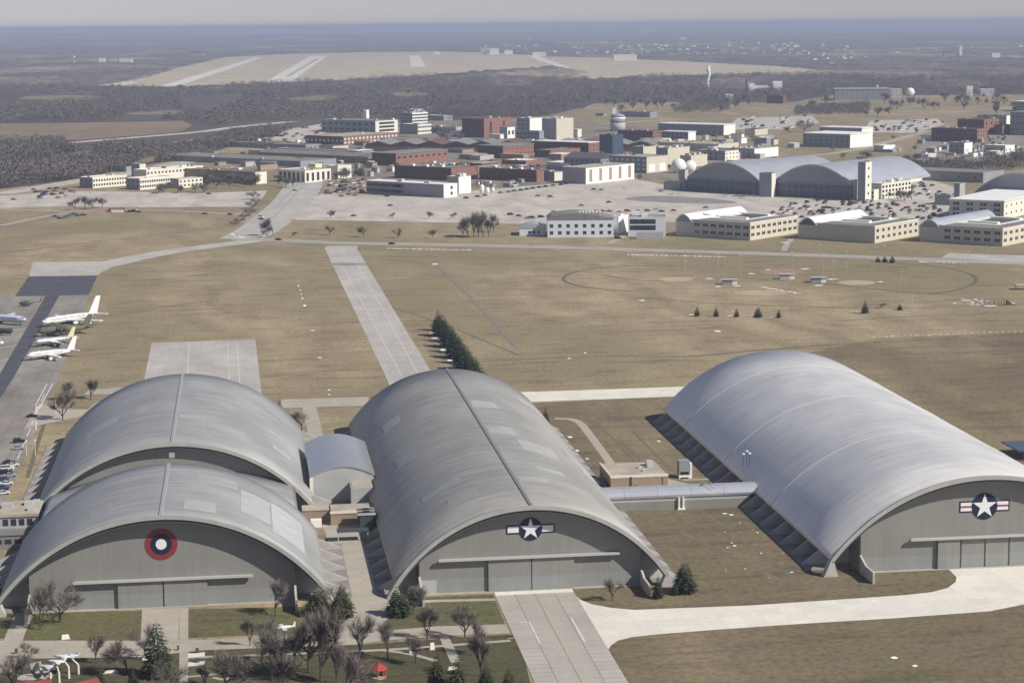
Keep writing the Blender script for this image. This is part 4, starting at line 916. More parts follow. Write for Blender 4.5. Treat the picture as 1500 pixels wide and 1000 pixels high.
far_hangar('left one of the two joined arched hangars behind the car park', (1007, 279), (1114, 286.5), 238, 130, 20, BARREL, METSHADE)
far_hangar('right one of the two joined arched hangars behind the car park', (1134, 287), (1248, 293), 242, 150, 22, BARREL, METSHADE)
bld('left end pylon of the joined arched hangars', 'pylon', (1003, 279), 994, 1008, 29, METSHADE, GREYR, wall2=GREYW, th=-38)
bld('middle pylon between the joined arched hangars', 'pylon', (1130, 289), 1112, 1136, 34, METSHADE, GREYR, wall2=CREAM, th=-38)
bld('right end pier of the joined arched hangars', 'pylon', (1253, 293), 1245, 1258, 28, GREYW, GREYR, th=-38)
bld('grey control tower with a sunlit cream side at the right end of the arched hangars', 'control tower', (1267, 295), 1256, 1276, 56, METSHADE, GREYR, wall2=CREAM, sw=(4, 1, 3, 2.4), th=-40)
bld('low annex left of the left end pylon', 'building', (996, 279), 972, 1000, 12, METSHADE, CREAM, th=-38)
bld('round-cornered lobby at the foot of the control tower', 'building', (1280, 293), 1266, 1287, 14, CREAM, WHITER, fw=(2, 3, 3, 2))
bld('cream office wing with windows right of the control tower', 'office block', (1291, 292), 1276, 1334, 22, GREYW, WHITER, wall2=CREAM, sw=(3, 9, 3.6, 2.4), roofk='flat', equip=6)
bld('cream glazed penthouse above the office wing', 'office block', (1290, 262), 1274, 1304, 22, CREAM, WHITER, wall2=CREAM, sw=(1, 2, 14, 5))
bld('long white and red roofed workshop behind the control tower', 'workshop', (1310, 270), 1290, 1355, 12, CREAM, mat('red_white_roof', (.72, .66, .62), .8, c2=(.42, .2, .17), nscale=.09, detail=3), wall2=CREAM, equip=12)
t_, *_x = far_hangar('grey arched hangar cut off by the right edge', (1412, 300), (1570, 308), 254, 140, 2, mat('dull_barrel_roof', (.28, .29, .31), .6, .3, noise=.08, nscale=.05), METSHADE)
bld('pale pylon at the left of the cut-off arched hangar', 'pylon', (1405, 300), 1397, 1413, 30, METSHADE, GREYR, wall2=GREYW, th=-38)
bld('low grey annex left of the pale pylon', 'building', (1392, 301), 1369, 1400, 14, METSHADE, GREYR, th=-38)
bld('long dark low building behind the arched hangars', 'building', (1440, 268), 1358, 1470, 14, METSHADE, GREYR, length=190)

# ---------------- the offices along the road
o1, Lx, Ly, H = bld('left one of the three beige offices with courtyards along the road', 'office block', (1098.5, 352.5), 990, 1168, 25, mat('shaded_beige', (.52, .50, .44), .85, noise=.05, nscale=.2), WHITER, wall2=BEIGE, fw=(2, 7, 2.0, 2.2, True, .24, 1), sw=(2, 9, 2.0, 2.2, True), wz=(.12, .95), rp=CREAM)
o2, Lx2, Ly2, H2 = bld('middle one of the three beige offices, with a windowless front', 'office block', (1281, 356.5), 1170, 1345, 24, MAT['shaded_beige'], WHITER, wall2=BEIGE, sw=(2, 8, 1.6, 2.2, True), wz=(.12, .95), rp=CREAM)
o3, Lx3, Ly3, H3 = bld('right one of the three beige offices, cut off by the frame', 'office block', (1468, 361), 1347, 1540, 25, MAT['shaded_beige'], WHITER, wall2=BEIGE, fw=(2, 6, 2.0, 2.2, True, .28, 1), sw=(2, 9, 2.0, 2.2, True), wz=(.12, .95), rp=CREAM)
for o, lx, ly, hh, w_ in ((o1, Lx, Ly, H, .22), (o2, Lx2, Ly2, H2, .24), (o3, Lx3, Ly3, H3, .24)):
    n = 14; L0 = lx * w_; rise = 4.2
    b = MB(); b.prism([(-lx - 1 + (L0 + 2) * i / n, hh - 1.5 + (rise + 1.5) * math.sin(math.pi * i / n)) for i in range(n + 1)], -.8, ly + 10, 'y'); b.build('vaulted_roof', WHITER if o is not o3 else BARREL, o)
    b = MB(); b.prism([(-lx + .6 + (L0 - 1.2) * i / n, hh - 1.5 + (rise + .6) * math.sin(math.pi * i / n)) for i in range(n + 1)] , -1.0, -.82, 'y'); b.build('vault_gable', METSHADE if o is not o2 else BLUEG, o)
    boxb('courtyard', o, DARKR, -lx * .62, -lx * .30, ly * .42, ly * .80, hh + .13, hh + .3)
    for q in ((-lx * .64, -lx * .28, ly * .36, ly * .41), (-lx * .64, -lx * .28, ly * .81, ly * .86)): boxb('courtyard_wall', o, CREAM, *q, hh + .13, hh + 1.6)
    boxb('roof_walk', o, GREYR, -lx * .74, -2, .5, ly * .3, hh + .125, hh + .2); boxb('roof_walk', o, GREYR, -lx * .22, -1.5, ly * .31, ly - 1, hh + .125, hh + .2)
for k in range(5): boxb('skylight', o1, WHITEW, -Lx * .98 + 3 + k * 2.4, -Lx * .98 + 4 + k * 2.4, 20, 30, H + 3.2, H + 3.9)
# white building with arched roof at the left of the row
wb, Lw, Lyw, Hw = bld('white two-storey building with a shallow arched roof and eight window bays', 'office block', (899, 347), 802, 912, 25, mat('pale_blue_white', (.66, .69, .74), .8, noise=.03, nscale=.2), GREYR, th=-8, fw=(2, 8, 2.6, 2.6), wz=(.06, .86), roofk='flat', depth=34)
n = 14; b = MB(); b.prism([(-Lw - .5 + (Lw + 1) * i / n, Hw + .7 + 4.3 * math.sin(math.pi * (.12 + .88 * i / n) if i else 0)) for i in range(n + 1)], -.6, 33, 'y'); b.build('arched_roof', GREYR, wb)
for k in range(7): boxb('skylight', wb, WHITEW, -Lw * .52 + k * 2.6, -Lw * .52 + 1.4 + k * 2.6, 10, 15, Hw + 4.4, Hw + 5.6)
bld('small white building with a curved roof at the left end of the row', 'office block', (800, 345), 761, 806, 11, MAT['pale_blue_white'], BARREL, th=-8, fw=(1, 3, 2.0, 2.0, False, .3, .8), wz=(.1, .8), roofk='barrel_y', depth=22)
bld('bright white stair block between the arched-roof building and the glazed link', 'office block', (906, 342), 899, 921, 24, WHITEW, WHITER, th=-40, equip=2)
bld('white glazed link building with a row of upper windows', 'office block', (975, 346), 920, 986, 27, MAT['pale_blue_white'], GREYR, th=-12, fw=(2, 4, 5.6, 3.6, False, .06, .72), depth=26, wz=(.30, .95), equip=3)
bld('white garden wall box in front of the glazed link', 'wall', (972, 350), 932, 980, 8, GREYW, TANR, th=-12, wall2=WHITEW, depth=8)
bld('white-roofed three-storey office at the right edge', 'office block', (1470, 322), 1434, 1540, 26, GREYW, WHITER, wall2=CREAM, roofk='slab', fw=(3, 4, 2.4, 2.4, True), th=-40, length=46)
# ---------------- the right distance
bld('white warehouse with stepped bright end on the slope', 'warehouse', (1245, 217), 1176, 1278, 19, METSHADE, WHITER, wall2=WHITEW, roofk='slab', equip=0)
bld('taller rear half of the white warehouse on the slope', 'warehouse', (1262, 211), 1200, 1278, 22, METSHADE, WHITER, wall2=WHITEW, roofk='slab')
bld('small white building beside the road on the right slope', 'building', (1294, 223), 1280, 1311, 9, GREYW, WHITER, wall2=WHITEW)
bld('grey box building with a sunlit pale end near the far car lots', 'warehouse', (1412, 226), 1390, 1424, 16, METSHADE, GREYR, wall2=WHITEW)
bld('low pale building right of the grey box', 'building', (1472, 224), 1442, 1486, 10, GREYW, WHITER, wall2=WHITEW)
bld('small dark building at the right edge below the brick blocks', 'building', (1515, 236), 1482, 1530, 11, METSHADE, GREYR)
bld('low red brick front block on the right slope', 'office block', (1431, 209), 1364, 1446, 19, BRICKD, DARKR, wall2=BRICK, fw=(2, 12, 3.4, 3), equip=3)
bld('taller red brick block behind the low brick front', 'office block', (1441, 198), 1402, 1463, 22, BRICKD, BRICKD, wall2=BRICK, sw=(2, 3, 4, 4), fw=(2, 5, 3.4, 3))
bld('small red brick wing right of the taller brick block', 'office block', (1468, 198), 1456, 1479, 14, BRICKD, BRICKD, wall2=BRICK)
bld('dark flat building with white end behind the brick blocks', 'building', (1474, 183), 1431, 1481, 13, METSHADE, GREYR, wall2=WHITEW)
bld('large dark block at the right edge behind the brick wing', 'building', (1530, 199), 1479, 1560, 33, METSHADE, GREYR)
bld('low dark block with a white roof at the far right edge', 'building', (1520, 164), 1483, 1540, 14, METSHADE, WHITER, roofk='slab')
bld('long dark office block on the far hill', 'office block', (1304, 147), 1223, 1308, 16, METSHADE, TANR, roofk='slab', th=-14, depth=60)
bld('beige end block of the long office on the far hill', 'office block', (1321, 143), 1305, 1326, 12, BEIGE, TANR, th=-14, depth=40)
bld('dark boxy building below the power plant', 'building', (1147, 152), 1123, 1152, 11, BRICKD, GREYR)
pp = P(1097, 136); mq = mpp(1097, 136); t = empty('power_plant', pp, R(-6), 'white power plant with a raised conveyor bridge and two towers', 'power plant')
boxb('tower', t, WHITEW, 0, 9 * mq, 0, 30, 0, 13 * mq); boxb('tower', t, WHITEW, 36 * mq, 49 * mq, 0, 30, 0, 16 * mq); boxb('bridge', t, WHITEW, 9 * mq, 36 * mq, 5, 20, 6 * mq, 10 * mq)
boxb('hall', t, METSHADE, 5 * mq, 46 * mq, 25, 60, 0, 6 * mq)
q = P(1093, 136); t = empty('chimney', q, 0, 'slim dark chimney left of the white power plant', 'chimney'); b = MB(); b.tube((0, 0, 0), (0, 0, 20 * mq), 2.0 * 1.2, 2.0); b.build('stack', STEELD, t); b = MB(); b.lathe([(2.2, 20 * mq), (2.2, 20.6 * mq)], 10); b.build('rim', GREYW, t)
# ================================================================== vegetation
def bare_tree_proto(seed, h=11, spread=1.0, fast=False):
    rr = random.Random(seed); tr = MB(); tw = []
    def grow(p, d, L, r, depth):
        q = p + d * L; tr.tube(p, q, r, r * .66, 5 if depth < 2 else 3, cap=False)
        if depth >= 2:
            for _ in range(1 if depth == 2 else 3):
                a = (d + Vector((rr.uniform(-1, 1), rr.uniform(-1, 1), rr.uniform(-.3, .8))) * .8).normalized(); e = q - d * L * rr.uniform(0, 1)
                tw.append((e, e + a * rr.uniform(.9, 1.9) * h / 11))
        if depth >= 4: return
        for k in range(5 if depth == 0 else 3):
            a = rr.uniform(0, 6.28); tilt = rr.uniform(.28, .62) * spread * (1.3 if depth == 0 else 1)
            o = d.orthogonal().normalized(); o2 = d.cross(o); n_ = (d * math.cos(tilt) + (o * math.cos(a + k * 2.1) + o2 * math.sin(a + k * 2.1)) * math.sin(tilt)); n_.z += .10; n_.normalize()
            grow(q - d * L * rr.uniform(.0, .45 if depth else .6), n_, L * rr.uniform(.66, .88), r * .6, depth + 1)
    grow(Vector((0, 0, -.2)), Vector((rr.uniform(-.05, .05), rr.uniform(-.05, .05), 1)).normalized(), h * .24, h * .017, 0)
    cr = MB()
    for p, q in tw:
        for _ in range(2):
            s = Vector((rr.uniform(-.4, .4), rr.uniform(-.4, .4), rr.uniform(-.4, .4))); d = (q + s - p); w_ = d.cross(Vector((rr.uniform(-1, 1), rr.uniform(-1, 1), rr.uniform(-1, 1)))).normalized() * .024
            cr.add([p - w_, p + w_, q + s * 1.3], [(0, 1, 2)])
            m1 = p + d * .45; e = m1 + (d + Vector((rr.uniform(-1, 1), rr.uniform(-1, 1), rr.uniform(-.6, 1))) * d.length * .9) * .5
            cr.add([m1 - w_ * .8, m1 + w_ * .8, e], [(0, 1, 2)])
    return tr.mesh('trunk', BARK), cr.mesh('crown', TWIG)
def conifer_proto(seed, h=9, r=2.6, m=None, layers=17, shape=1.0, n0=26):
    rr = random.Random(seed); b = MB(); 
    for k in range(layers):
        t = k / (layers - 1); z = h * (.08 + .9 * t); rad = r * ((1 - t) ** shape) * (1 if t > .12 else .75 + 2 * t) + .12
        n = max(5, int(n0 * (1 - t * .75)))
        for i in range(n):
            a = 2 * math.pi * (i + rr.random()) / n; rd = rad * rr.uniform(.72, 1.12); dz = -rr.uniform(.1, .5) * rd * .55
            c = Vector((math.cos(a), math.sin(a), 0)); s = Vector((-math.sin(a), math.cos(a), 0)) * rd * rr.uniform(.10, .2)
            p0 = Vector((0, 0, z)) + c * rd * .12; p1 = Vector((0, 0, z + dz)) + c * rd; pm = Vector((0, 0, z + dz * .35 + rr.uniform(-.05, .1))) + c * rd * .6
            b.add([p0, pm + s, p1, pm - s], [(0, 1, 2), (0, 2, 3)])
            for _ in range(2):
                q = p0.lerp(p1, rr.uniform(.4, 1)); o = Vector((rr.uniform(-1, 1), rr.uniform(-1, 1), rr.uniform(-1, .5))) * rd * .16
                b.add([q, q + o, q + o.cross(c) * .8 - Vector((0, 0, .1 * rd))], [(0, 1, 2)])
    tr = MB(); tr.tube((0, 0, -.1), (0, 0, h * .9), h * .022, .03, 6); return tr.mesh('trunk', BARK), b.mesh('crown', m or NEEDLE)
BT = [bare_tree_proto(s, 11, sp) for s, sp in ((1, 1.0), (2, 1.15), (3, .85), (9, 1.3), (5, .7))]
SMALLT = [bare_tree_proto(s, 11, sp) for s, sp in ((21, 1.0), (22, 1.1))]
for tr_, cr_ in SMALLT: cr_.materials[0] = TWIGR
CT = [conifer_proto(31, 9, 2.7), conifer_proto(32, 9, 2.4, NEEDLE, shape=.8), conifer_proto(33, 9, 3.1, NEEDLE2), conifer_proto(34, 9, 3.4, NEEDLE, layers=14, shape=.55)]
TH0 = {}
def top_of(me):
    if me.name not in TH0: TH0[me.name] = max(v.co.z for v in me.vertices) * .97
    return TH0[me.name]
def tree(kind, px, py, hpx, label, group=None, wide=1.0, name=None, rz=None, h=None, xy=None):
    if xy: q = Vector((xy[0], xy[1], 0)); hh = h
    else: q = P(px, py); hh = hpx * mpp(px, py) / math.cos(PITCH)
    pr_ = {'b': BT, 's': SMALLT, 'c': CT}[kind[0]][int(kind[1])]; H0 = top_of(pr_[1])
    rt = empty(name or ('conifer' if kind[0] == 'c' else 'bare_tree'), (q.x, q.y, 0), random.uniform(0, 6.28) if rz is None else rz, label, 'tree', group)
    s = hh / H0; rt.scale = (s * wide, s * wide, s)
    for nm_, me in zip(('trunk', 'crown'), pr_): o = bpy.data.objects.new(nm_, me); o.parent = rt; link(o)
    return rt
# front row, one by one
T = [('b0', 59, 922, 74, 'bare tree at the left end of the lawn before the roundel hangar', .8), ('b3', 88, 911, 70, 'wide bare tree with low boughs before the left door of the roundel hangar', 1.15),
     ('s0', 42, 966, 30, 'small bare tree beside the path at the far left', 1.2), ('b0', 141, 971, 50, 'rounded bare tree standing alone on the lower edge of the left road', .8), ('s1', 186, 985, 62, 'reddish bare tree left of the big dark pine', 1.0),
     ('s0', 212, 960, 52, 'pale twiggy tree between the door path and the big dark pine', 1.1), ('b1', 403, 902, 62, 'bare tree before the right end of the roundel hangar', .9), ('b2', 366, 946, 52, 'thin bare tree on the lawn edge left of the white plane on its pole', .8),
     ('b1', 383, 975, 80, 'tall bare tree below the lawn, left of the crowded grove', .9), ('b0', 398, 996, 84, 'bare tree at the bottom edge, second of the grove', .9), ('s0', 430, 990, 88, 'reddish bare tree in the grove under the white plane', 1.0),
     ('b1', 470, 1002, 130, 'tallest dark bare tree in the grove right of the white plane', .85), ('b3', 452, 985, 98, 'wide bare tree behind the tallest one of the grove', .9), ('b2', 493, 1000, 70, 'narrow bare tree left of the red gazebo', .8),
     ('b0', 528, 961, 70, 'bare tree at the end of the alley, left of its pair', .85), ('b2', 568, 965, 66, 'bare tree above the red gazebo at the end of the alley', .95), ('b1', 609, 970, 48, 'small bare tree below the round conifer', .9),
     ('b2', 626, 936, 58, 'bare tree on the lawn before the side door of the middle hangar', 1.0), ('b4', 681, 934, 58, 'upright bare tree beside the front apron', 1.15), ('b2', 704, 990, 80, 'tall bare tree near the bottom of the apron edge', .75),
     ('s1', 690, 960, 62, 'pinkish thin bare tree above the pines at the bottom', .6), ('b1', 606, 899, 48, 'bushy bare tree beside the round conifer at the buttress', 1.2), ('s0', 897, 880, 42, 'small bare tree before the right door of the middle hangar', .9),
     ('b0', 92, 615, 48, 'bare tree on the road corner behind the rear left hangar', 1.1), ('b2', 100, 586, 32, 'bare tree on the grass behind the road at the left', 1.1), ('b1', 133, 585, 34, 'bare tree beside the small tan plot behind the left hangar', 1.1),
     ('s1', 442, 630, 32, 'reddish bare tree by the path behind the small vaulted building', 1.3), ('b3', 490, 893, 42, 'bare tree tangled between the two pines by the alley', 1.2),
     ('b0', 20, 1010, 60, 'bare tree at the bottom left corner', 1.1), ('s0', 330, 1010, 66, 'reddish bare tree at the bottom, right of the door path', 1.0), ('b1', 352, 1015, 72, 'bare tree at the bottom between grove and door path', 1.0), ('b2', 300, 1008, 45, 'thin bare tree close beside the long door path', .9),
     ('s1', 540, 1030, 52, 'bare tree at the bottom edge below the red gazebo', 1.0), ('b4', 415, 1020, 80, 'upright bare tree at the bottom edge of the grove', 1.0), ('s1', 505, 1025, 80, 'reddish bare tree at the bottom between grove and gazebo', .9), ('b3', 250, 1015, 60, 'bare tree mingling with the big dark pine', .9)]
for k, x, y, h, lb, wd in T: tree(k, x, y, h, lb, None, wd)
C = [('c3', 232, 990, 82, 'big dark pine beside the door path at the bottom', .85, 1), ('c2', 466, 901, 50, 'sunlit ragged pine, left of the pair by the alley', 1.5, 1), ('c2', 501, 903, 52, 'dark pine, right of the pair by the alley', 1.35, 1),
     ('c3', 584, 901, 44, 'round dark conifer at the front buttress of the middle hangar', 1.35, 1), ('c1', 964, 876, 36, 'narrow dark conifer, left of the three by the right buttress', 1.1, 1), ('c0', 989, 871, 26, 'smallest conifer of the three by the right buttress', .9, 1),
     ('c3', 1003, 867, 46, 'tall dark conifer, right of the three by the right buttress', 1.25, 1), ('c0', 410, 618, 36, 'dark conifer behind the right end of the rear left hangar', 1.1, 1), ('c1', 799, 621, 26, 'lone dark conifer by the curved path right of the middle hangar', 1.05, 1),
     ('c2', 642, 1010, 60, 'pine at the bottom, left of the four before the apron', 1.1, 1), ('c2', 672, 1020, 66, 'sunlit pine, second of the four before the apron', 1.1, 1), ('c0', 712, 1015, 54, 'dark pine, third of the four before the apron', 1.1, 1), ('c2', 746, 1025, 56, 'pine nearest the apron at the bottom', 1.0, 1),
     ('c0', 148, 1012, 38, 'dark low pine by the red roof at the bottom left', 1.2, 1), ('c0', 195, 1008, 32, 'dark low pine left of the big dark one', 1.3, 1), ('c0', 2, 880, 24, 'dark shrub-like conifer at the left edge by the buttress', 1.3, 1),
     ('c1', 1267, 459, 21, 'largest lone conifer on the field behind the silver roof', 1.25, 1), ('c3', 1318, 454, 9, 'little round conifer right of the largest lone one', 1.4, 1)]
for k, x, y, h, lb, wd, _ in C: tree(k, x, y, h, lb, None, wd)
for i, (x, h) in enumerate(((1021, 15), (1049, 15), (1079, 14), (1110.5, 16), (1140.5, 13))):
    tree('c1' if i != 3 else 'c3', x, 463 + i * .6, h, ['first', 'second', 'third', 'fourth and widest', 'fifth and smallest'][i] + ' conifer from the left in the row of five on the field', 'conifers in a row on the field', 1.35 if i != 3 else 1.25)
for i, (x, h) in enumerate(((1286, 9), (1296, 10), (1307, 11))):
    tree('c3', x, 384 + i * .4, h, ['left', 'middle', 'right'][i] + ' one of three small dark conifers below the road', 'three small conifers below the road', 1.3)
hedge = [(642, 484), (647, 492), (652, 500), (658, 508), (664, 516), (669, 524), (675, 532), (681, 541), (687, 550), (693, 559), (699, 568)]
for i, (x, y) in enumerate(hedge):
    tree('c3' if i % 2 else 'c1', x, y, 31 + i * .8, 'dark evergreen in the dense row behind the middle hangar' if i else 'farthest evergreen of the dense row behind the middle hangar', 'evergreens in the dense row behind the middle hangar', 1.5)
tree('s0', 1293, 452, 10, 'tiny bare tree between the two lone conifers on the field', None, 1.2)
# row trees by the road
for i, (x, y, h) in enumerate(((483, 345, 18), (533, 348, 19), (583, 349, 17), (634, 349, 16), (432, 347, 10), (400, 345, 30), (392, 348, 20), (628, 321, 13), (665, 321, 12), (484, 320, 15), (575, 320, 10))):
    tree('s%d' % (i % 2), x, y, h, 'small bare tree, ' + ['first', 'second', 'third', 'fourth'][i] + ' from the left in the row along the road' if i < 4 else ['tiny bare tree at the left start of the road lawn', 'tallest bare tree by the road fork', 'bare tree just left of the tallest one by the road fork', 'left one of two bare trees on the pale apron', 'right one of two bare trees on the pale apron', 'bare tree on the edge of the pale apron near the main road', 'tiny bare tree on the pale apron behind the road lawn'][i - 4],
         None, 1.1)
for i, (x, y, h) in enumerate(((678, 346, 30), (686, 348, 34), (694, 346, 40), (701, 347, 42), (708, 348, 38), (716, 347, 32), (723, 340, 30))):
    tree('b%d' % (i % 3), x, y, h, 'bare tree in the clump on the lawn left of the white arched-roof building', 'bare trees in the clump on the road lawn', .8)
# bushes along the main road's left side and among buildings
for i, (x, y, h) in enumerate(((370, 306, 14), (376, 300, 12), (366, 316, 13), (358, 322, 12), (350, 328, 12), (343, 331, 10), (372, 292, 14))):
    tree('b3', x, y, h, 'bare bush along the left edge of the main road', 'bushes along the main road', 1.6)
for i, (x, y, h) in enumerate(((110, 308, 22), (124, 306, 22), (136, 306, 20), (150, 305, 18))):
    tree('s%d' % (i % 2), x, y, h, ['first', 'second', 'third', 'fourth'][i] + ' bare tree from the left behind the roadside car group', 'bare trees behind the roadside cars', 1.1)
rt_ = random.Random(77)
for (x0, x1, y0, y1, n, h0, h1, lb, grp, kd) in (
        (230, 300, 280, 284, 9, 12, 18, 'bare tree in front of the cream buildings', 'bare trees before the cream buildings', 'b'), (300, 440, 270, 276, 16, 12, 20, 'bare tree before the long brown building', 'bare trees before the long brown building', 'b'),
        (486, 520, 262, 268, 4, 16, 22, 'bare tree beside the columned hall', 'bare trees beside the columned hall', 'b'), (630, 690, 196, 206, 7, 9, 14, 'bare tree before the brick tower block', 'bare trees before the brick tower', 's'),
        (850, 1100, 150, 166, 26, 10, 18, 'bare tree scattered over the slope behind the round tower', 'bare trees scattered on the slope', 'b'), (1180, 1500, 150, 172, 26, 10, 20, 'bare tree on the far right slope above the car lots', 'bare trees on the far right slope', 'b'),
        (1250, 1345, 236, 258, 14, 12, 20, 'bare tree behind the arched hangars', 'bare trees behind the arched hangars', 'b'), (1296, 1345, 284, 296, 7, 12, 18, 'bare tree in the yard right of the control tower', 'bare trees in the control tower yard', 'b'), (1340, 1500, 236, 250, 14, 8, 14, 'bare tree along the bank at the right', 'bare trees along the right bank', 'b')):
    for k in range(n): tree('%s%d' % (kd, k % 2), rt_.uniform(x0, x1), rt_.uniform(y0, y1), rt_.uniform(h0, h1), lb, grp, rt_.uniform(.9, 1.4))
tree('b3', 1178, 194, 22, 'lone round bare tree between the two far car lots', None, 1.4); tree('b3', 300, 268, 20, 'dark round tree before the end of the cream wings', None, 1.5)
for i, (x, y, h) in enumerate(((380, 268, 12), (529, 258, 22), (522, 256, 16), (302, 270, 20), (1338, 150, 14), (1322, 152, 10), (1345, 152, 9), (1445, 150, 10), (1402, 150, 7))):
    tree('c%d' % (i % 2), x, y, h, ['conifer at the cream end of the long brown building', 'taller dark conifer right of the columned hall', 'shorter dark conifer right of the columned hall', 'dark conifer at the end of the cream wings', 'dark conifer at the foot of the white ball tower', 'small conifer left of the white ball tower', 'small conifer right of the white ball tower', 'lone column-like conifer on the far right slope', 'little round conifer on the far right slope'][i], None, 1.2)
for k in range(22):
    x = 612 + k * 9 + rt_.uniform(-4, 4)
    if 690 < x < 712: continue
    tree('c%d' % (k % 2), x, 150 + rt_.uniform(-1, 2), rt_.uniform(8, 15), 'dark pine at the edge of the far woods behind the works', 'dark pines at the edge of the far woods', 1.3)

for k in range(26):
    x = rt_.choice([rt_.uniform(20, 330), rt_.uniform(330, 900), rt_.uniform(900, 1480)]); y = rt_.uniform(128, 150)
    tree('c%d' % (k % 2), x, y, rt_.uniform(5, 9), 'dark pine standing among the bare far woods', 'dark pines among the far woods', 1.6)
# ---------------- woods: twig masses nobody could count
rg = np.random.default_rng(4)
def rnd_in(poly, n):
    a = np.array(poly); lo, hi = a.min(0), a.max(0); out = np.zeros((0, 2))
    while len(out) < n:
        q = rg.uniform(lo, hi, (n * 3, 2)); q = q[inpoly_np(q[:, 0], q[:, 1], poly)]; out = np.vstack([out, q])
        if len(q) == 0: break
    return out[:n]
def wisps(name, pts, h, r, K, m, sz=.55):
    e_ = .5 * np.sin(pts[:, 0] * .011 + 2.1 * np.sin(pts[:, 1] * .006)) + .5 * np.sin(pts[:, 1] * .009 + 1.7 * np.sin(pts[:, 0] * .013)) + .5 * np.sin((pts[:, 0] + pts[:, 1]) * .041); pts = pts[e_ + rg.uniform(-.5, .5, len(pts)) > -.72]
    n = len(pts); hh = h * rg.uniform(.5, 1.25, n) * (.9 + .35 * np.sin(pts[:, 0] * .017 + 1.3 * np.sin(pts[:, 1] * .011))); rr2 = r * rg.uniform(.7, 1.25, n)
    t = rg.uniform(0, 2 * np.pi, (n, K)); rad = np.sqrt(rg.uniform(0, 1, (n, K))); zz = rg.uniform(.28, 1, (n, K)); prof = np.sqrt(np.clip(1 - ((zz - .6) / .45) ** 2, .05, 1))
    cx = pts[:, 0, None] + rr2[:, None] * rad * prof * np.cos(t); cy = pts[:, 1, None] + rr2[:, None] * rad * prof * np.sin(t); cz = hh[:, None] * zz
    c = np.stack([cx, cy, cz], -1)[:, :, None, :]
    off = rg.normal(0, 1, (n, K, 3, 3)) * (sz * rr2[:, None, None, None]); off[..., 2] *= .9
    v = (c + off); v[..., 2] = np.maximum(v[..., 2], .2); v = v.reshape(-1, 3)
    # trunks
    f = np.arange(len(v)).reshape(-1, 3)
    b0 = np.stack([pts[:, 0] - .35, pts[:, 1], np.zeros(n)], -1); b1 = np.stack([pts[:, 0] + .35, pts[:, 1], np.zeros(n)], -1); b2 = np.stack([pts[:, 0], pts[:, 1], hh * .9], -1)
    tv = np.stack([b0, b1, b2], 1).reshape(-1, 3); tf = np.arange(len(tv)).reshape(-1, 3) + len(v)
    o = bpy.data.objects.new(name, npmesh(name, v, f, m)); link(o); tag(o, kind='stuff'); return o
WOODT = mat('wood_twigs', (.215, .18, .163), .97, c2=(.15, .127, .117), nscale=.006, coord='World', detail=5)
soft_normals(WOODT, .5)
WOODD = mat('dark_wood_twigs', (.17, .145, .13), .97, c2=(.10, .088, .08), nscale=.02, coord='World', detail=9)
def nocl(p):
    for q_ in CLR + [F3]:
        cy_ = sum(a[1] for a in q_) / len(q_); e_ = [(a[0], a[1] + (10 if a[1] >= cy_ else -2)) for a in q_]; p = p[~inpoly_np(p[:, 0], p[:, 1], smoothpts(W(e_), 2))]
    p = p[~inpoly_np(p[:, 0], p[:, 1], W(HWX))]
    return p
D1 = [(-60, 216), (60, 216), (130, 210), (215, 204), (300, 197), (345, 190), (400, 188), (455, 182), (440, 192), (340, 214), (290, 230), (190, 246), (120, 262), (60, 270), (-60, 284)]
ground_sheet('woodland_ground', D1, floor_mat, 5)
wisps('woodland', nocl(rnd_in(W(D1), 7500)), 13, 5.6, 62, WOODT, .125)
ground_sheet('woodland_ground', [(-60, 182), (0, 180), (268, 176.5), (330, 188), (400, 187), (470, 182), (560, 172), (640, 176), (700, 176), (800, 170), (860, 156), (880, 148), (1160, 148), (1240, 134), (1500, 136), (1640, 138), (1640, 122), (1230, 122), (1000, 128), (860, 132), (700, 130), (400, 138), (-60, 150)], floor_mat, 6)
D2 = [(-60, 181), (0, 179.5), (268, 176), (330, 186), (400, 186), (470, 180), (560, 168), (640, 172), (800, 168), (870, 150), (860, 118), (780, 122), (690, 112), (560, 120), (420, 127), (250, 134), (120, 131), (-60, 128)]
fld3 = W(F3)
p_ = rnd_in(W(D2), 15000); p_ = nocl(p_[~inpoly_np(p_[:, 0], p_[:, 1], fld3)]); wisps('woodland', p_, 16, 7.5, 49, WOODT, .125)
p_ = rnd_in(W([(560, 176), (640, 178), (800, 170), (860, 160), (820, 150), (700, 150), (600, 160)]), 2600); wisps('woodland', p_, 14, 6, 49, WOODD, .125)
D3 = [(860, 150), (1000, 152), (1160, 148), (1250, 136), (1340, 140), (1640, 142), (1640, 116), (1230, 114), (1060, 114), (960, 117), (860, 122)]
p_ = nocl(rnd_in(W(D3), 7000)); wisps('woodland', p_, 16, 8, 44, WOODT, .125)
for q, n in (([(1165, 169), (1270, 168), (1275, 155), (1200, 154), (1165, 158)], 700), ([(985, 167), (1060, 168), (1075, 152), (1000, 150)], 420), ([(1225, 262), (1340, 262), (1420, 252), (1500, 250), (1500, 236), (1340, 240), (1240, 248)], 800)):
    wisps('thicket', rnd_in(W(q), n), 11, 5, 44, WOODD, .125)
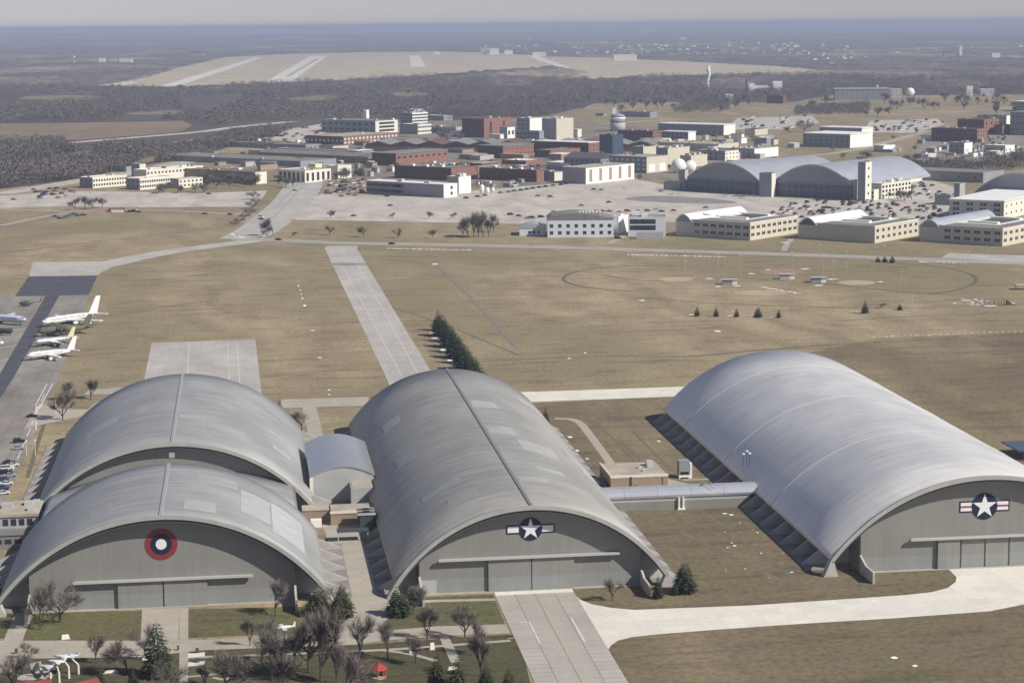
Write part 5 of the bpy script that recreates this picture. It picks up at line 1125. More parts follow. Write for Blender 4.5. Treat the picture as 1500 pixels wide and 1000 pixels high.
# far canopy in rings: rough tops of uncountable trees
na, nr = 420, 210
aa = np.linspace(R(-14), R(32), na); rad = 5200 * (44000 / 5200) ** (np.linspace(0, 1, nr))
A, Q = np.meshgrid(aa, rad); X = Q * np.sin(A); Yy = Q * np.cos(A)
Hh = rg.uniform(2, 9, X.shape); 
k2 = rg.uniform(0, 1, (nr // 6 + 1, na // 8 + 1)); Hh *= .7 + .6 * np.kron(k2, np.ones((6, 8)))[:nr, :na]
ins = inpoly_np(X, Yy, AIRW) | inpoly_np(X, Yy, W([(140, 128), (130, 124), (175, 119), (230, 117), (250, 130)]))
Hh[ins] = -2.0
Hh[0] = -2
v = np.stack([X, Yy, Hh], -1).reshape(-1, 3); i0 = np.arange(nr * na).reshape(nr, na)
f = np.stack([i0[:-1, :-1], i0[:-1, 1:], i0[1:, 1:], i0[1:, :-1]], -1).reshape(-1, 4)
fo = bpy.data.objects.new('far_woodland', npmesh('far_woodland', v, f, WOODM)); link(fo); tag(fo, kind='stuff')

# distant town: single pale buildings
TB = []
for k, m_ in enumerate((WHITEW, CREAM, GREYW, BEIGE, METSHADE)):
    b = MB(); b.box(-.5, .5, -.5, .5, 0, 1); TB.append((b.mesh('wall', m_), None))
bR = MB(); bR.prism([(-.55, 1.0), (.55, 1.0), (0, 1.35)], -.55, .55, 'x'); tbr = bR.mesh('roof', DARKR); bF = MB(); bF.box(-.52, .52, -.52, .52, 1.0, 1.08); tbf = bF.mesh('roof', WHITER)
def townb(px, py, wpx, hpx, k, label, group, rz=None):
    q = P(px, py); m_ = mpp(px, py); t = empty('distant_building', (q.x, q.y, 0), R(rt_.uniform(-30, 10)) if rz is None else rz, label, 'building', group); t.scale = (wpx * m_, wpx * m_ * .6, hpx * m_ + 7)
    for me in (TB[k][0], tbf if k < 3 else tbr): o = bpy.data.objects.new(me.name.split('.')[0], me); o.parent = t; link(o)
for k in range(150):
    x = rt_.choice([rt_.uniform(700, 1500), rt_.uniform(850, 1250)]); y = rt_.uniform(66, 97) if x > 1190 else rt_.uniform(64, 82)
    townb(x, y, rt_.uniform(2, 7), rt_.uniform(1.0, 2.4), rt_.choice([0, 0, 1, 2, 3]), 'pale distant building among the trees beyond the airfield', 'distant town buildings')
for x, y, w_, h_, k, lb in ((150, 93, 9, 5, 0, 'white round-roofed distant building right of the far white tower'), (185, 93, 18, 4, 1, 'long pale distant building between far tower and airfield'), (290, 84, 20, 5, 4, 'pale teal distant hangar at the left corner of the airfield'), (166, 93, 10, 3, 2, 'grey distant building between the two pale ones at the left'),
                            (724, 80, 14, 6, 0, 'white distant building at the far edge of the airfield'), (708, 80, 9, 7, 2, 'grey distant block left of the white one at the airfield edge'), (745, 80, 12, 4, 0, 'low white distant building right of the airfield block'), (790, 83, 20, 4, 1, 'low cream distant hangar at the airfield edge'), (915, 89, 34, 6, 1, 'long cream distant hall at the right side of the airfield'),
                            (1390, 84, 16, 5, 4, 'bluish distant block left of the white slab tower'), (1407, 83, 4, 12, 0, 'bright white distant slab tower on the right horizon'), (1458, 86, 12, 5, 0, 'white distant domed building near the right horizon'), (1000, 60, 10, 4, 1, 'pale distant building high on the horizon ridge'), (1420, 140, 9, 8, 1, 'cream distant house on the far right slope'),
                            (1445, 140, 20, 4, 2, 'long grey distant building on the far right slope'), (1285, 133, 3, 3, 0, 'tiny white distant tank right of the far office'), (1068, 148, 12, 4, 2, 'grey distant building right of the steam plume'), (900, 168, 6, 3, 1, 'small cream distant building on the field behind the round tower'), (640, 80, 8, 2, 0, 'tiny white distant building in the middle of the airfield')):
    townb(x, y, w_, h_, k, lb, None, R(-6))
def masts(label, px, py, hpx, kind):
    q = P(px, py); m_ = mpp(px, py); t = empty('water_tower' if kind == 'w' else 'mast', q, 0, label, 'water tower' if kind == 'w' else 'mast')
    b = MB(); b.tube((0, 0, 0), (0, 0, hpx * m_ * (.75 if kind == 'w' else 1)), .5 * m_ if kind == 'w' else .35 * m_, .35 * m_ if kind == 'w' else .15 * m_, 8); b.build('stem', WHITEW, t)
    if kind == 'w': b = MB(); r = 1.7 * m_; b.lathe([(max(.1, r * math.cos(R(a))), hpx * m_ * .8 + r * math.sin(R(a))) for a in range(-80, 91, 20)], 14); b.build('bowl', WHITEW, t, smooth=True)
masts('white distant water tower on the left horizon', 109, 95, 14, 'w'); masts('white distant water tower in the far town', 910, 74, 8, 'w'); masts('white distant water tower high above the airfield', 775, 62, 6, 'w'); masts('white mast at the edge of the woods behind the works', 663, 152, 14, 'm')
# steam plume
q = P(1037, 134); m_ = mpp(1037, 134); t = MB(); V_ = []; n_ = 12
for k in range(15):
    z = (1 + k * 2.6) * m_; r = (1.0 + .17 * k + .5 * math.sin(k * 2.3)) * m_ * (1 if k < 13 else .55); ox = math.sin(k * .9) * .9 * m_ + k * .08 * m_
    V_ += [(ox + r * math.cos(2 * math.pi * i / n_), r * math.sin(2 * math.pi * i / n_), z) for i in range(n_)]
t.add(V_, [(k * n_ + i, k * n_ + (i + 1) % n_, (k + 1) * n_ + (i + 1) % n_, (k + 1) * n_ + i) for k in range(14) for i in range(n_)] + [tuple(range(n_))[::-1], tuple(range(14 * n_, 15 * n_))])
sm = mat('steam_white', (.95, .95, .96), 1, spec=0, bump=.6, bscale=.2); sm.node_tree.nodes['Principled BSDF'].inputs['Alpha'].default_value = .8
o = t.build('steam_plume', sm, None, q, smooth=True); tag(o, 'white plume of steam rising from the far woods', 'steam')
t = empty('steam_stack', (q.x, q.y, 0), 0, 'short pale stack under the white steam plume', 'chimney'); b = MB(); b.tube((0, 0, 0), (0, 0, 2 * m_), 3, 2.4); b.build('stack', GREYW, t)
bld('small dark plant hall beside the steam stack', 'building', (1052, 139), 1040, 1056, 4, METSHADE, GREYR, th=-10, depth=25)
# ================================================================== cars
PAINTS = {'white': (.75, .75, .74), 'silver': (.42, .43, .45), 'black': (.02, .02, .025), 'blue': (.05, .08, .17), 'red': (.25, .04, .04), 'grey': (.14, .145, .15)}
for k, c in PAINTS.items(): mat('car_paint_' + k, c, .35, .15, .5)
TYRE = mat('tyre_black', (.02, .02, .02), .9); CGLASS = mat('car_glass', (.02, .025, .03), .12, 0, .6)
def car_body(kind):
    """side outline (x forward, z) extruded across with tucked-in glasshouse"""
    L, Hh = {'sedan': (4.6, 1.45), 'suv': (4.8, 1.75), 'van': (5.4, 2.1), 'truck': (5.6, 1.85)}[kind]
    return L, Hh
CARM = {}
def car_meshes(kind, paint):
    k = (kind, paint)
    if k in CARM: return CARM[k]
    L, Hh = car_body(kind); h = L / 2; b = MB()
    body = {'sedan': [(-h, .35), (h, .35), (h, .72), (h - .25, .85), (.9, .95), (-1.6, .98), (-h + .05, .92)], 'suv': [(-h, .4), (h, .4), (h, .9), (h - .3, 1.02), (1.1, 1.1), (-h, 1.1)],
            'van': [(-h, .4), (h, .4), (h, .95), (h - .7, 1.15), (-h, 1.2)], 'truck': [(-h, .5), (h, .5), (h, 1.0), (1.3, 1.1), (-.6, 1.1), (-h, 1.1)]}[kind]
    b.prism(body, -.9, .9, 'y'); me1 = b.mesh('body', MAT['car_paint_' + paint])
    c = MB(); top = {'sedan': (.95, .35, -1.0, -1.75), 'suv': (1.1, .6, -2.0, -2.35), 'van': (2.0, 1.3, -2.55, -2.68), 'truck': (1.2, .7, -.5, -.75)}[kind]; zb = {'sedan': .95, 'suv': 1.1, 'van': 1.18, 'truck': 1.1}[kind]
    x0, x1, x2, x3 = top
    c.add([(x0, -.82, zb), (x0, .82, zb), (x3, .82, zb), (x3, -.82, zb), (x1, -.66, Hh - .05), (x1, .66, Hh - .05), (x2, .66, Hh - .05), (x2, -.66, Hh - .05)], [(0, 1, 5, 4), (1, 2, 6, 5), (2, 3, 7, 6), (3, 0, 4, 7), (4, 5, 6, 7)])
    me2 = c.mesh('windows', CGLASS)
    r = MB(); r.box(x2 - .05, x1 + .05, -.67, .67, Hh - .05, Hh); me3 = r.mesh('roof', MAT['car_paint_' + paint])
    wmesh = []
    for wx in (-h + .85, h - .85):
        for wy in (-.82, .82):
            w_ = MB(); w_.tube((wx, wy - .1, .33), (wx, wy + .1, .33), .33, .33, 10); wmesh.append(w_.mesh('wheel', TYRE))
    CARM[k] = (me1, me2, me3, wmesh); return CARM[k]
FARM = {}
def far_mesh(kind, paint):
    k = (kind, paint)
    if k in FARM: return FARM[k]
    L, Hh = car_body(kind); h = L / 2; b = MB(); zb = .95 if kind == 'sedan' else 1.1
    b.prism([(-h, .25), (h, .25), (h, .75), (h - .3, zb - .08), (-h, zb)], -.9, .9, 'y')
    x0, x1, x2, x3 = (.95, .35, -1.0, -1.75) if kind == 'sedan' else (1.3, .8, -2.1, -2.4)
    b.add([(x0, -.82, zb), (x0, .82, zb), (x3, .82, zb), (x3, -.82, zb), (x1, -.66, Hh), (x1, .66, Hh), (x2, .66, Hh), (x2, -.66, Hh)], [(0, 1, 5, 4), (1, 2, 6, 5), (2, 3, 7, 6), (3, 0, 4, 7)], 1)
    b.add([(x1, -.66, Hh), (x1, .66, Hh), (x2, .66, Hh), (x2, -.66, Hh)], [(0, 1, 2, 3)])
    FARM[k] = b.mesh('parked_car', [MAT['car_paint_' + paint], CGLASS]); return FARM[k]
def near_car(x, y, rz, kind, paint, label, group=None):
    t = empty('parked_car', (x, y, .09), rz, label, 'car', group); a, b_, c, ws = car_meshes(kind, paint)
    for nm_, me in (('body', a), ('windows', b_), ('roof', c)): o = bpy.data.objects.new(nm_, me); o.parent = t; link(o)
    for me in ws: o = bpy.data.objects.new('wheel', me); o.parent = t; link(o)
NC = [0]
def far_car(x, y, rz, kind, paint, label, group=None, s=1.0):
    o = bpy.data.objects.new('parked_car', far_mesh(kind, paint)); o.location = (x, y, .1); o.rotation_euler = (0, 0, rz); o.scale = (s, s, s); link(o); tag(o, label, 'car', group); NC[0] += 1
q0 = [(28, 648, 'suv', 'black', 'black off-roader parked before a silver car at the lot edge'), (27, 658, 'sedan', 'silver', 'silver car parked next to the black off-roader'), (47, 611, 'sedan', 'black', 'lone black car driving past the road corner at the left'),
      (13, 679, 'sedan', 'black', 'black car at the head of the left lot row'), (19, 683, 'sedan', 'white', 'white car second in the left lot row'), (11, 688, 'suv', 'white', 'white off-roader third in the left lot row'), (9, 694, 'suv', 'black', 'black off-roader in the middle of the left lot row'), (15, 698, 'sedan', 'silver', 'silver car in the middle of the left lot row'),
      (4, 704, 'sedan', 'blue', 'blue car in the left lot row at the frame edge'), (10, 710, 'sedan', 'white', 'white car below the blue one at the frame edge'), (4, 717, 'suv', 'blue', 'dark blue off-roader second from the end of the left lot row'), (5, 724, 'sedan', 'white', 'white car last in the left lot row')]
for x, y, k, p, lb in q0:
    q = P(x, y); near_car(q.x, q.y, R(8 if y > 640 else 2), k, p, lb)
rc = random.Random(41)
def lot(poly, lotname, group, n, th=TH, row=17, stall=2.9, s=1.0, pw=None):
    wp = W(poly); c = [sum(p[i] for p in wp) / len(wp) for i in (0, 1)]; u = (math.cos(th), math.sin(th)); v = (-u[1], u[0]); R0 = max(math.hypot(p[0] - c[0], p[1] - c[1]) for p in wp); L = []
    a = -R0
    while a < R0:
        for off in (0, 5.3):
            t = -R0
            while t < R0:
                x = c[0] + u[0] * t + v[0] * (a + off); y = c[1] + u[1] * t + v[1] * (a + off)
                if inpoly(x, y, wp): L.append((x, y))
                t += stall
        a += row
    rc.shuffle(L)
    for x, y in L[:n]:
        p = rc.choice(pw or ['white', 'silver', 'silver', 'black', 'black', 'grey', 'blue', 'red', 'grey', 'black']); k = rc.choice(['sedan', 'sedan', 'suv'])
        far_car(x, y, th + math.pi / 2 + rc.uniform(-.05, .05), k, p, '%s %s parked %s' % (p, 'car' if k == 'sedan' else 'off-roader', lotname), group, s)
lot([(1118, 318), (1150, 299), (1215, 291), (1330, 297), (1422, 312), (1432, 322), (1330, 326), (1180, 322)], 'in the full lot behind the beige offices', 'cars in the full lot behind the beige offices', 140, row=20, stall=3.6, s=1.15)
lot([(466, 284), (474, 267), (505, 262), (538, 264), (536, 282), (505, 288)], 'in the lot beside the glass-fronted showroom', 'cars in the lot beside the showroom', 46, stall=3.6, row=15, s=1.2)
lot([(38, 290), (52, 274), (112, 276), (112, 289), (70, 293)], 'in the far left car park', 'cars in the far left car park', 22, stall=4, s=1.2)
lot([(1082, 190), (1088, 172), (1190, 170), (1196, 178), (1150, 190)], 'in the far lot by the long warehouse', 'cars in the lot by the long warehouse', 24, stall=6, row=26, s=1.9, pw=['white', 'white', 'silver', 'black'])
lot([(1272, 192), (1282, 178), (1368, 176), (1372, 184), (1340, 193)], 'in the far lot on the right slope', 'cars in the far right lot', 34, stall=6, row=26, s=1.8, pw=['white', 'silver', 'blue', 'black', 'silver'])
lot([(400, 202), (425, 190), (474, 182), (472, 195), (440, 205)], 'on the lot at the edge of the woods', 'cars on the lot at the woods edge', 14, stall=8, row=28, s=1.7)
lot([(1336, 290), (1342, 262), (1392, 272), (1394, 292)], 'in the yard right of the control tower', 'cars in the control tower yard', 14, stall=6, s=1.3)
lot([(1370, 222), (1372, 200), (1480, 198), (1490, 215), (1440, 232)], 'round the red brick blocks', 'cars round the red brick blocks', 16, stall=7, row=30, s=1.5)
for i in range(13): x = 735 + i * 9.5 + rc.uniform(-2, 2); q = P(x, 283.5 - i * 1.35); far_car(q.x, q.y, TH + 1.4, 'sedan', rc.choice(['blue', 'black', 'grey', 'silver']), 'dark car in the row before the long brick building', 'cars in the row before the long brick building', 1.3)
for i in range(20): x = 745 + i * 12.5 + rc.uniform(-5, 5); q = P(x, 318 + rc.uniform(-3, 3) - (x > 800) * 5 - (x > 880) * 3); far_car(q.x, q.y, rc.uniform(-.4, .4), rc.choice(['sedan', 'suv']), rc.choice(['black', 'grey', 'red', 'black', 'silver']), 'car parked on the apron behind the white arched-roof building', 'cars behind the white arched-roof building', 1.15)
for k, (x, y, p, kd, lb) in enumerate(((567, 288, 'black', 'sedan', 'black car parked left before the showroom'), (520, 287, 'grey', 'sedan', 'grey car by the lot left of the showroom'), (572, 302, 'black', 'sedan', 'black car driving on the apron before the showroom'), (518, 317, 'black', 'sedan', 'black car alone low on the pale apron'),
        (500, 288, 'red', 'sedan', 'red car at the lower edge of the showroom lot'), (683, 291, 'black', 'suv', 'black off-roader at the end of the showroom'), (700, 289, 'red', 'suv', 'dark red off-roader next to the showroom end'), (710, 287, 'black', 'sedan', 'black car right of the dark red off-roader'), (806, 289, 'red', 'suv', 'red truck-like car alone on the big apron'),
        (788, 288, 'grey', 'sedan', 'grey car left of the red one on the big apron'), (870, 278, 'black', 'sedan', 'black car at the grass edge of the big apron'), (881, 279, 'red', 'sedan', 'reddish car at the grass edge of the big apron'), (915, 278, 'white', 'sedan', 'white car in the middle of the big apron'), (968, 281, 'grey', 'sedan', 'grey car before the low annex'), (985, 287, 'white', 'suv', 'white off-roader near the stained concrete'),
        (892, 297, 'black', 'sedan', 'black car left of the stained concrete'), (852, 302, 'grey', 'sedan', 'grey car in the empty middle of the apron'), (1034, 305, 'red', 'sedan', 'reddish car below the left arched hangar'), (1065, 289, 'white', 'sedan', 'white car before the left arched hangar'), (1088, 290, 'silver', 'suv', 'silver off-roader before the left arched hangar'), (382, 319, 'white', 'suv', 'white off-roader turning on the main road'), (383, 322, 'black', 'sedan', 'black car following the white one on the main road'),
        (432, 280, 'grey', 'sedan', 'grey car high on the main road'), (408, 352, 'black', 'sedan', 'black car on the road left of the taxiway'), (574, 358, 'black', 'sedan', 'black car on the road right of the taxiway'), (300, 314, 'black', 'sedan', 'black car on the thin road across the left meadow'), (337, 315, 'black', 'sedan', 'second black car on the thin road across the left meadow'), (306, 285, 'black', 'sedan', 'dark car on the empty left lot'),
        (905, 350, 'black', 'suv', 'black off-roader at the entrance of the white stair block'), (20, 293, 'black', 'sedan', 'black car on the road at the far left'), (1148, 356.5, 'white', 'sedan', 'white car on the little drive between the beige offices'))):
    q = P(x, y); far_car(q.x, q.y, rc.uniform(-.5, .3), kd, p, lb, None, 1.1)
for i, (x, y) in enumerate(((81, 318), (88, 321), (95, 320), (99, 318), (104, 316), (109, 314.5), (114, 317), (122, 316), (190, 311), (196, 310), (203, 311.5))):
    q = P(x, y); far_car(q.x, q.y, rc.uniform(-.3, .3), 'sedan', rc.choice(['black', 'black', 'blue', 'grey']), 'dark car in the little roadside lot on the left meadow', 'cars in the roadside lot on the left meadow', 1.2)
t = empty('checkpoint', P(163, 311), R(-8), 'cream checkpoint booth with pink side walls beside the roadside lot', 'booth'); boxb('booth', t, CREAM, 0, 11, 0, 5, 0, 4); boxb('roof', t, TANR, -1, 24, -1, 6, 4, 4.5); boxb('side_wall', t, mat('pinkish_wall', (.45, .32, .27), .9), -14, -1.2, 1, 4, 0, 3.4); boxb('post', t, CREAM, 22, 23, 0, 1, 0, 4)
tree('c0', 166, 300, .5, 'tiny conifer', None) if False else None

# ================================================================== aircraft
def plane(label, nose, tail, m, wing=None, L=None, r=2.0, sweep=.5, span=1.0, engines=2, fin_h=.28, tailm=None, tplane=True, eng_under=True, low=True, prop=False):
    N = P(*nose); Tt = P(*tail); d = Tt - N; L = L or d.length; th = math.atan2(d.y, d.x); t = empty('parked_aircraft', N, th, label, 'aircraft'); zc = r + 1.3
    b = MB(); prof = [(.05, 0), (r * .45, L * .02), (r * .8, L * .06), (r, L * .13), (r, L * .62), (r * .8, L * .76), (r * .45, L * .9), (r * .12, L)]
    b.lathe(prof, 16, 'x', (0, 0, zc)); b.build('fuselage', m, t, smooth=True)
    b = MB(); b.box(L * .035, L * .065, -r * .55, r * .55, zc + r * .42, zc + r * .66); b.build('cockpit_window', GLASS, t)
    S = L * .48 * span; zw = zc - r * .5 if low else zc + r * .8
    if m in (ALU, ALUB):
        for s in (-1, 1): b = MB(); b.box(L * .12, L * .72, s * r * .93 - .08, s * r * .93 + .08, zc + r * .25, zc + r * .4); b.build('window_stripe', GLASS, t)
    for s in (-1, 1):
        b = MB(); x0 = L * .36; c0 = L * .17; c1 = L * .055; xs = S * sweep
        b.prism([(x0, 0), (x0 + c0, 0), (x0 + xs + c1, s * S), (x0 + xs, s * S)], zw, zw + .45, 'z'); b.build('wing', wing or m, t)
        b = MB(); x0 = L * .87; b.prism([(x0, 0), (x0 + L * .09, 0), (x0 + L * .13, s * S * .42), (x0 + L * .09, s * S * .42)], zc + .4, zc + .65, 'z'); b.build('tailplane', tailm or m, t)
        for e in range(engines):
            f = (e + 1) / (engines + .8); ex = L * .36 + xs * f - .5; ez = zw - 1.0 if low else zw - .3
            b = MB(); b.lathe([(.35, 0), (.85, .5), (.9, 2.6), (.5, 4.2)], 10, 'x', (ex - 1.5, s * S * f, ez)); b.build('engine', tailm or m if not prop else STEELD, t)
        b = MB(); b.tube((L * .45, s * r * 1.2, 0), (L * .45, s * r * 1.2, zc - r * .4), .35, .2); b.build('landing_gear', STEELD, t)
    b = MB(); b.tube((L * .1, 0, 0), (L * .1, 0, zc - r * .4), .3, .2); b.build('landing_gear', STEELD, t)
    b = MB(); fh = L * fin_h; b.prism([(L * .80, zc), (L * .96, zc), (L * 1.04, zc + fh), (L * .955, zc + fh)], -.25, .25, 'y'); b.build('tail_fin', tailm or m, t); return t
plane('big white four-engined jet parked at the right edge of the dark strip', (62, 480), (140, 468), ALU, r=1.9, engines=2, fin_h=.25, L=40)
plane('dark camouflaged gunship parked below the big white jet', (55, 494), (116, 489), CAMO, r=2.0, sweep=.05, engines=2, fin_h=.24, low=False, prop=True, L=29)
plane('bare metal propeller plane with pale yellow tail, between gunship and small white plane', (50, 509), (100, 503), SILV, r=1.5, sweep=.06, engines=1, fin_h=.24, tailm=mat('yellowish_tail', (.62, .56, .38), .5), prop=True, L=23, span=1.15)
plane('small white twin-engined plane nearest the road, tail towards the grass', (39, 529), (101, 522), ALU, r=1.5, sweep=.15, engines=1, fin_h=.27, L=26)
plane('blue and white airliner at the left edge, nose towards the dark strip', (39, 477), (-50, 470), ALUB, r=2.0, engines=2, L=44, tailm=ALU)
plane('dark propeller plane under the blue and white airliner', (20, 492), (-30, 489), STEELD, r=1.3, engines=1, L=22, sweep=.05)
plane('white plane whose nose peeks in at the left edge', (6, 511), (-60, 508), ALU, r=1.8, engines=2, L=34)
# dark helicopter-like aircraft
q = P(38, 449); t = empty('parked_helicopter', q, R(5), 'small dark helicopter left of the top of the dark strip', 'helicopter')
b = MB(); b.lathe([(.1, -4), (1.0, -3), (1.3, -1), (1.2, 1.5), (.5, 4)], 10, 'x', (0, 0, 1.9)); b.build('fuselage', STEELD, t, smooth=True); b = MB(); b.tube((3, 0, 2.2), (8.5, 0, 2.8), .35, .15); b.build('tail_boom', STEELD, t)
b = MB(); b.prism([(8, 2.6), (8.8, 2.6), (9.2, 4.6), (8.7, 4.6)], -.1, .1, 'y'); b.build('tail_fin', STEELD, t)
for k in range(4): b = MB(); b.tube((0, 0, 3.7), (6 * math.cos(k * math.pi / 2 + .5), 6 * math.sin(k * math.pi / 2 + .5), 3.6), .14, .1, 4); b.build('rotor_blade', STEELD, t)
b = MB(); b.tube((0, 0, 2.8), (0, 0, 3.8), .25, .2); b.build('mast', STEELD, t)
for s in (-1, 1): b = MB(); b.tube((-2.5, s * 1.2, .2), (2.2, s * 1.2, .2), .1, .1); b.build('skid', STEELD, t)

# ---------------- memorial park details
# four aircraft models on slanting posts
for k, (bx, by, tx, ty) in enumerate(((87, 1003, 83, 970), (101, 993, 92, 963), (115, 987, 103, 962), (74, 993, 68, 978))):
    q = P(bx, by); m_ = mpp(bx, by); hh = (by - ty) * m_; t = empty('pole_mounted_jet', q, R(-20), ['small white jet on the tallest leaning post of the memorial', 'small white jet on the second leaning post of the memorial', 'small blue-grey jet on the rightmost post of the memorial', 'small blue-grey jet on the lowest left post of the memorial'][k], 'memorial')
    dx = (tx - bx) * m_
    b = MB(); b.tube((0, 0, 0), (0, 0, hh * .6), .32, .28, 8); b.build('post', CREAM, t); b = MB(); b.tube((0, 0, hh * .6), (dx, 0, hh), .22, .15, 8); b.build('arm', CREAM, t)
    mm = ALU if k < 2 else ALUB; j = MB(); j.lathe([(.05, -2.6), (.4, -1.2), (.45, .8), (.2, 2.2)], 10, 'x', (dx, 0, hh + .5)); j.build('jet_body', mm, t, smooth=True)
    j = MB(); j.prism([(dx - .6, -.0), (dx + 1.4, -2.2), (dx + 1.9, -2.2), (dx + 1.5, 0), (dx + 1.9, 2.2), (dx + 1.4, 2.2)], hh + .4, hh + .55, 'z'); j.build('jet_wing', mm, t)
    j = MB(); j.prism([(dx + 1.2, hh + .7), (dx + 2.2, hh + .7), (dx + 2.3, hh + 1.7), (dx + 1.9, hh + 1.7)], -.06, .06, 'y'); j.build('jet_fin', mm, t)
for k, (x, y, h_) in enumerate(((37, 988, 3.0), (52, 984, 2.2), (61, 990, 2.4))):
    q = P(x, y); t = empty('memorial_slab', q, R(25 + 40 * k), ['dark angular memorial slab on the pale plaza', 'slender dark memorial slab beside the pale plaza', 'grey memorial slab nearest the leaning posts'][k], 'memorial'); b = MB(); b.prism([(-1.6, 0), (1.6, 0), (1.2, h_), (-.6, h_ * .6)], -.3, .3, 'y'); b.build('slab', STEELD if k < 2 else GREYW, t)
    b = MB(); b.box(-2, 2, -.8, .8, 0, .25); b.build('base', CONCP, t)
# white aircraft on a pole
q = P(417, 944); t = empty('pole_mounted_aircraft', q, R(12), 'white straight-winged aircraft on a pole above the grove', 'memorial'); b = MB(); b.tube((0, 0, 0), (0, 0, 4.2), .22, .16, 8); b.build('pole', STEELD, t)
b = MB(); b.lathe([(.05, -3), (.4, -2), (.45, .5), (.15, 3)], 10, 'x', (0, 0, 4.8)); b.build('body', ALU, t, smooth=True); b = MB(); b.box(-.9, .2, -2.8, 2.8, 4.75, 4.9); b.build('wing', ALU, t); b = MB(); b.prism([(2.2, 4.9), (3, 4.9), (3.1, 6), (2.7, 6)], -.05, .05, 'y'); b.build('tail_fin', ALU, t)
# red gazebo
def gazebo(label, px, py, s, n=6, red=(.34, .05, .04)):
    rm = mat('gazebo_red_%d' % int(px), red, .7, noise=.12, nscale=.6); q = P(px, py); t = empty('gazebo', q, .3, label, 'gazebo')
    b = MB(); b.lathe([(2.3 * s, 2.3 * s), (2.25 * s, 2.45 * s), (.15, 3.9 * s)], n); b.build('roof', rm, t); b = MB(); b.lathe([(.25, 3.9 * s), (.05, 4.4 * s)], n); b.build('finial', rm, t)
    for k in range(n): a = 2 * math.pi * k / n; b = MB(); b.tube((1.9 * s * math.cos(a), 1.9 * s * math.sin(a), 0), (1.9 * s * math.cos(a), 1.9 * s * math.sin(a), 2.35 * s), .1, .1, 6); b.build('post', rm, t)
    b = MB(); b.lathe([(2.0 * s, 0), (2.0 * s, .2)], n); b.build('floor', CONCP, t)
    for k in range(2): b = MB(); a = -math.pi / 2 + k * 1.1; b.box(1.0, 1.9, -.05 + k * .5, .9 + k * .5, .2, 1.1); b.build('railing', rm, t)
gazebo('small red gazebo with a pointed roof on the park lawn', 555, 992, .98)
def redroof(label, px, py, Lm, Dm, rz):
    q = P(px, py); t = empty('kiosk', q, rz, label, 'kiosk'); rm = mat('kiosk_red_roof', (.22, .06, .045), .8, noise=.15, nscale=.8)
    b = MB(); b.prism([(-Dm / 2 - .4, 2.6), (Dm / 2 + .4, 2.6), (0, 4.2)], -Lm / 2, Lm / 2, 'x'); b.build('roof', rm, t); boxb('wall', t, BROWNW, -Lm / 2 + .3, Lm / 2 - .3, -Dm / 2, Dm / 2, 0, 2.58); boxb('door', t, DARK, -.5, .5, -Dm / 2 - .04, -Dm / 2, 0, 2.1)
redroof('red-roofed kiosk in the bottom left corner', 52, 1021, 8, 4, .2); redroof('red-roofed kiosk right of the leaning posts at the bottom', 128, 1020, 6, 4, .6)
# small things: signs, boxes, statues, people-height markers
for k, (x, y, w_, h_, m__, lb, cat) in enumerate(((96, 936, 2.2, 1.3, WHITEW, 'white box sign on the lawn edge before the roundel hangar', 'sign'), (212, 966, 1.4, 1.0, WHITEW, 'little white sign by the big dark pine', 'sign'), (602, 956, .9, 1.8, WHITEW, 'white statue on the park path, left one', 'statue'), (633, 951, 1.3, 1.8, WHITEW, 'white statue on the park path, right one', 'statue'),
        (162, 985, 3.4, .7, WHITEW, 'white bench-like slab between the two red roofs', 'bench'), (663, 980, 2.6, .7, WHITEW, 'white bench-like slab between the bottom pines', 'bench'), (289, 956, 1.0, 1.3, STEELD, 'dark small monument on the upper white plaza', 'monument'), (289, 970, 1.0, 1.2, STEELD, 'dark small monument on the lower white plaza', 'monument'),
        (24, 957, .8, 1.4, STEELD, 'dark bollard-like box beside the left path', 'bin'), (747, 934, 1.5, .5, STEELD, 'dark drain cover at the apron edge', 'drain'), (261, 952, .5, 1.3, STEELD, 'dark post beside the long door path', 'post'))):
    q = P(x, y); t = empty(cat.replace(' ', '_'), q, .2, lb, cat); b = MB(); b.prism([(-w_ / 2, 0), (w_ / 2, 0), (w_ / 2 * .8, h_), (-w_ / 2 * .8, h_)], -.3, .3, 'y'); b.build('body', m__, t); b = MB(); b.box(-w_ * .6, w_ * .6, -.45, .45, 0, .16); b.build('base', CONCP, t)
q = P(534, 825 + 4); 
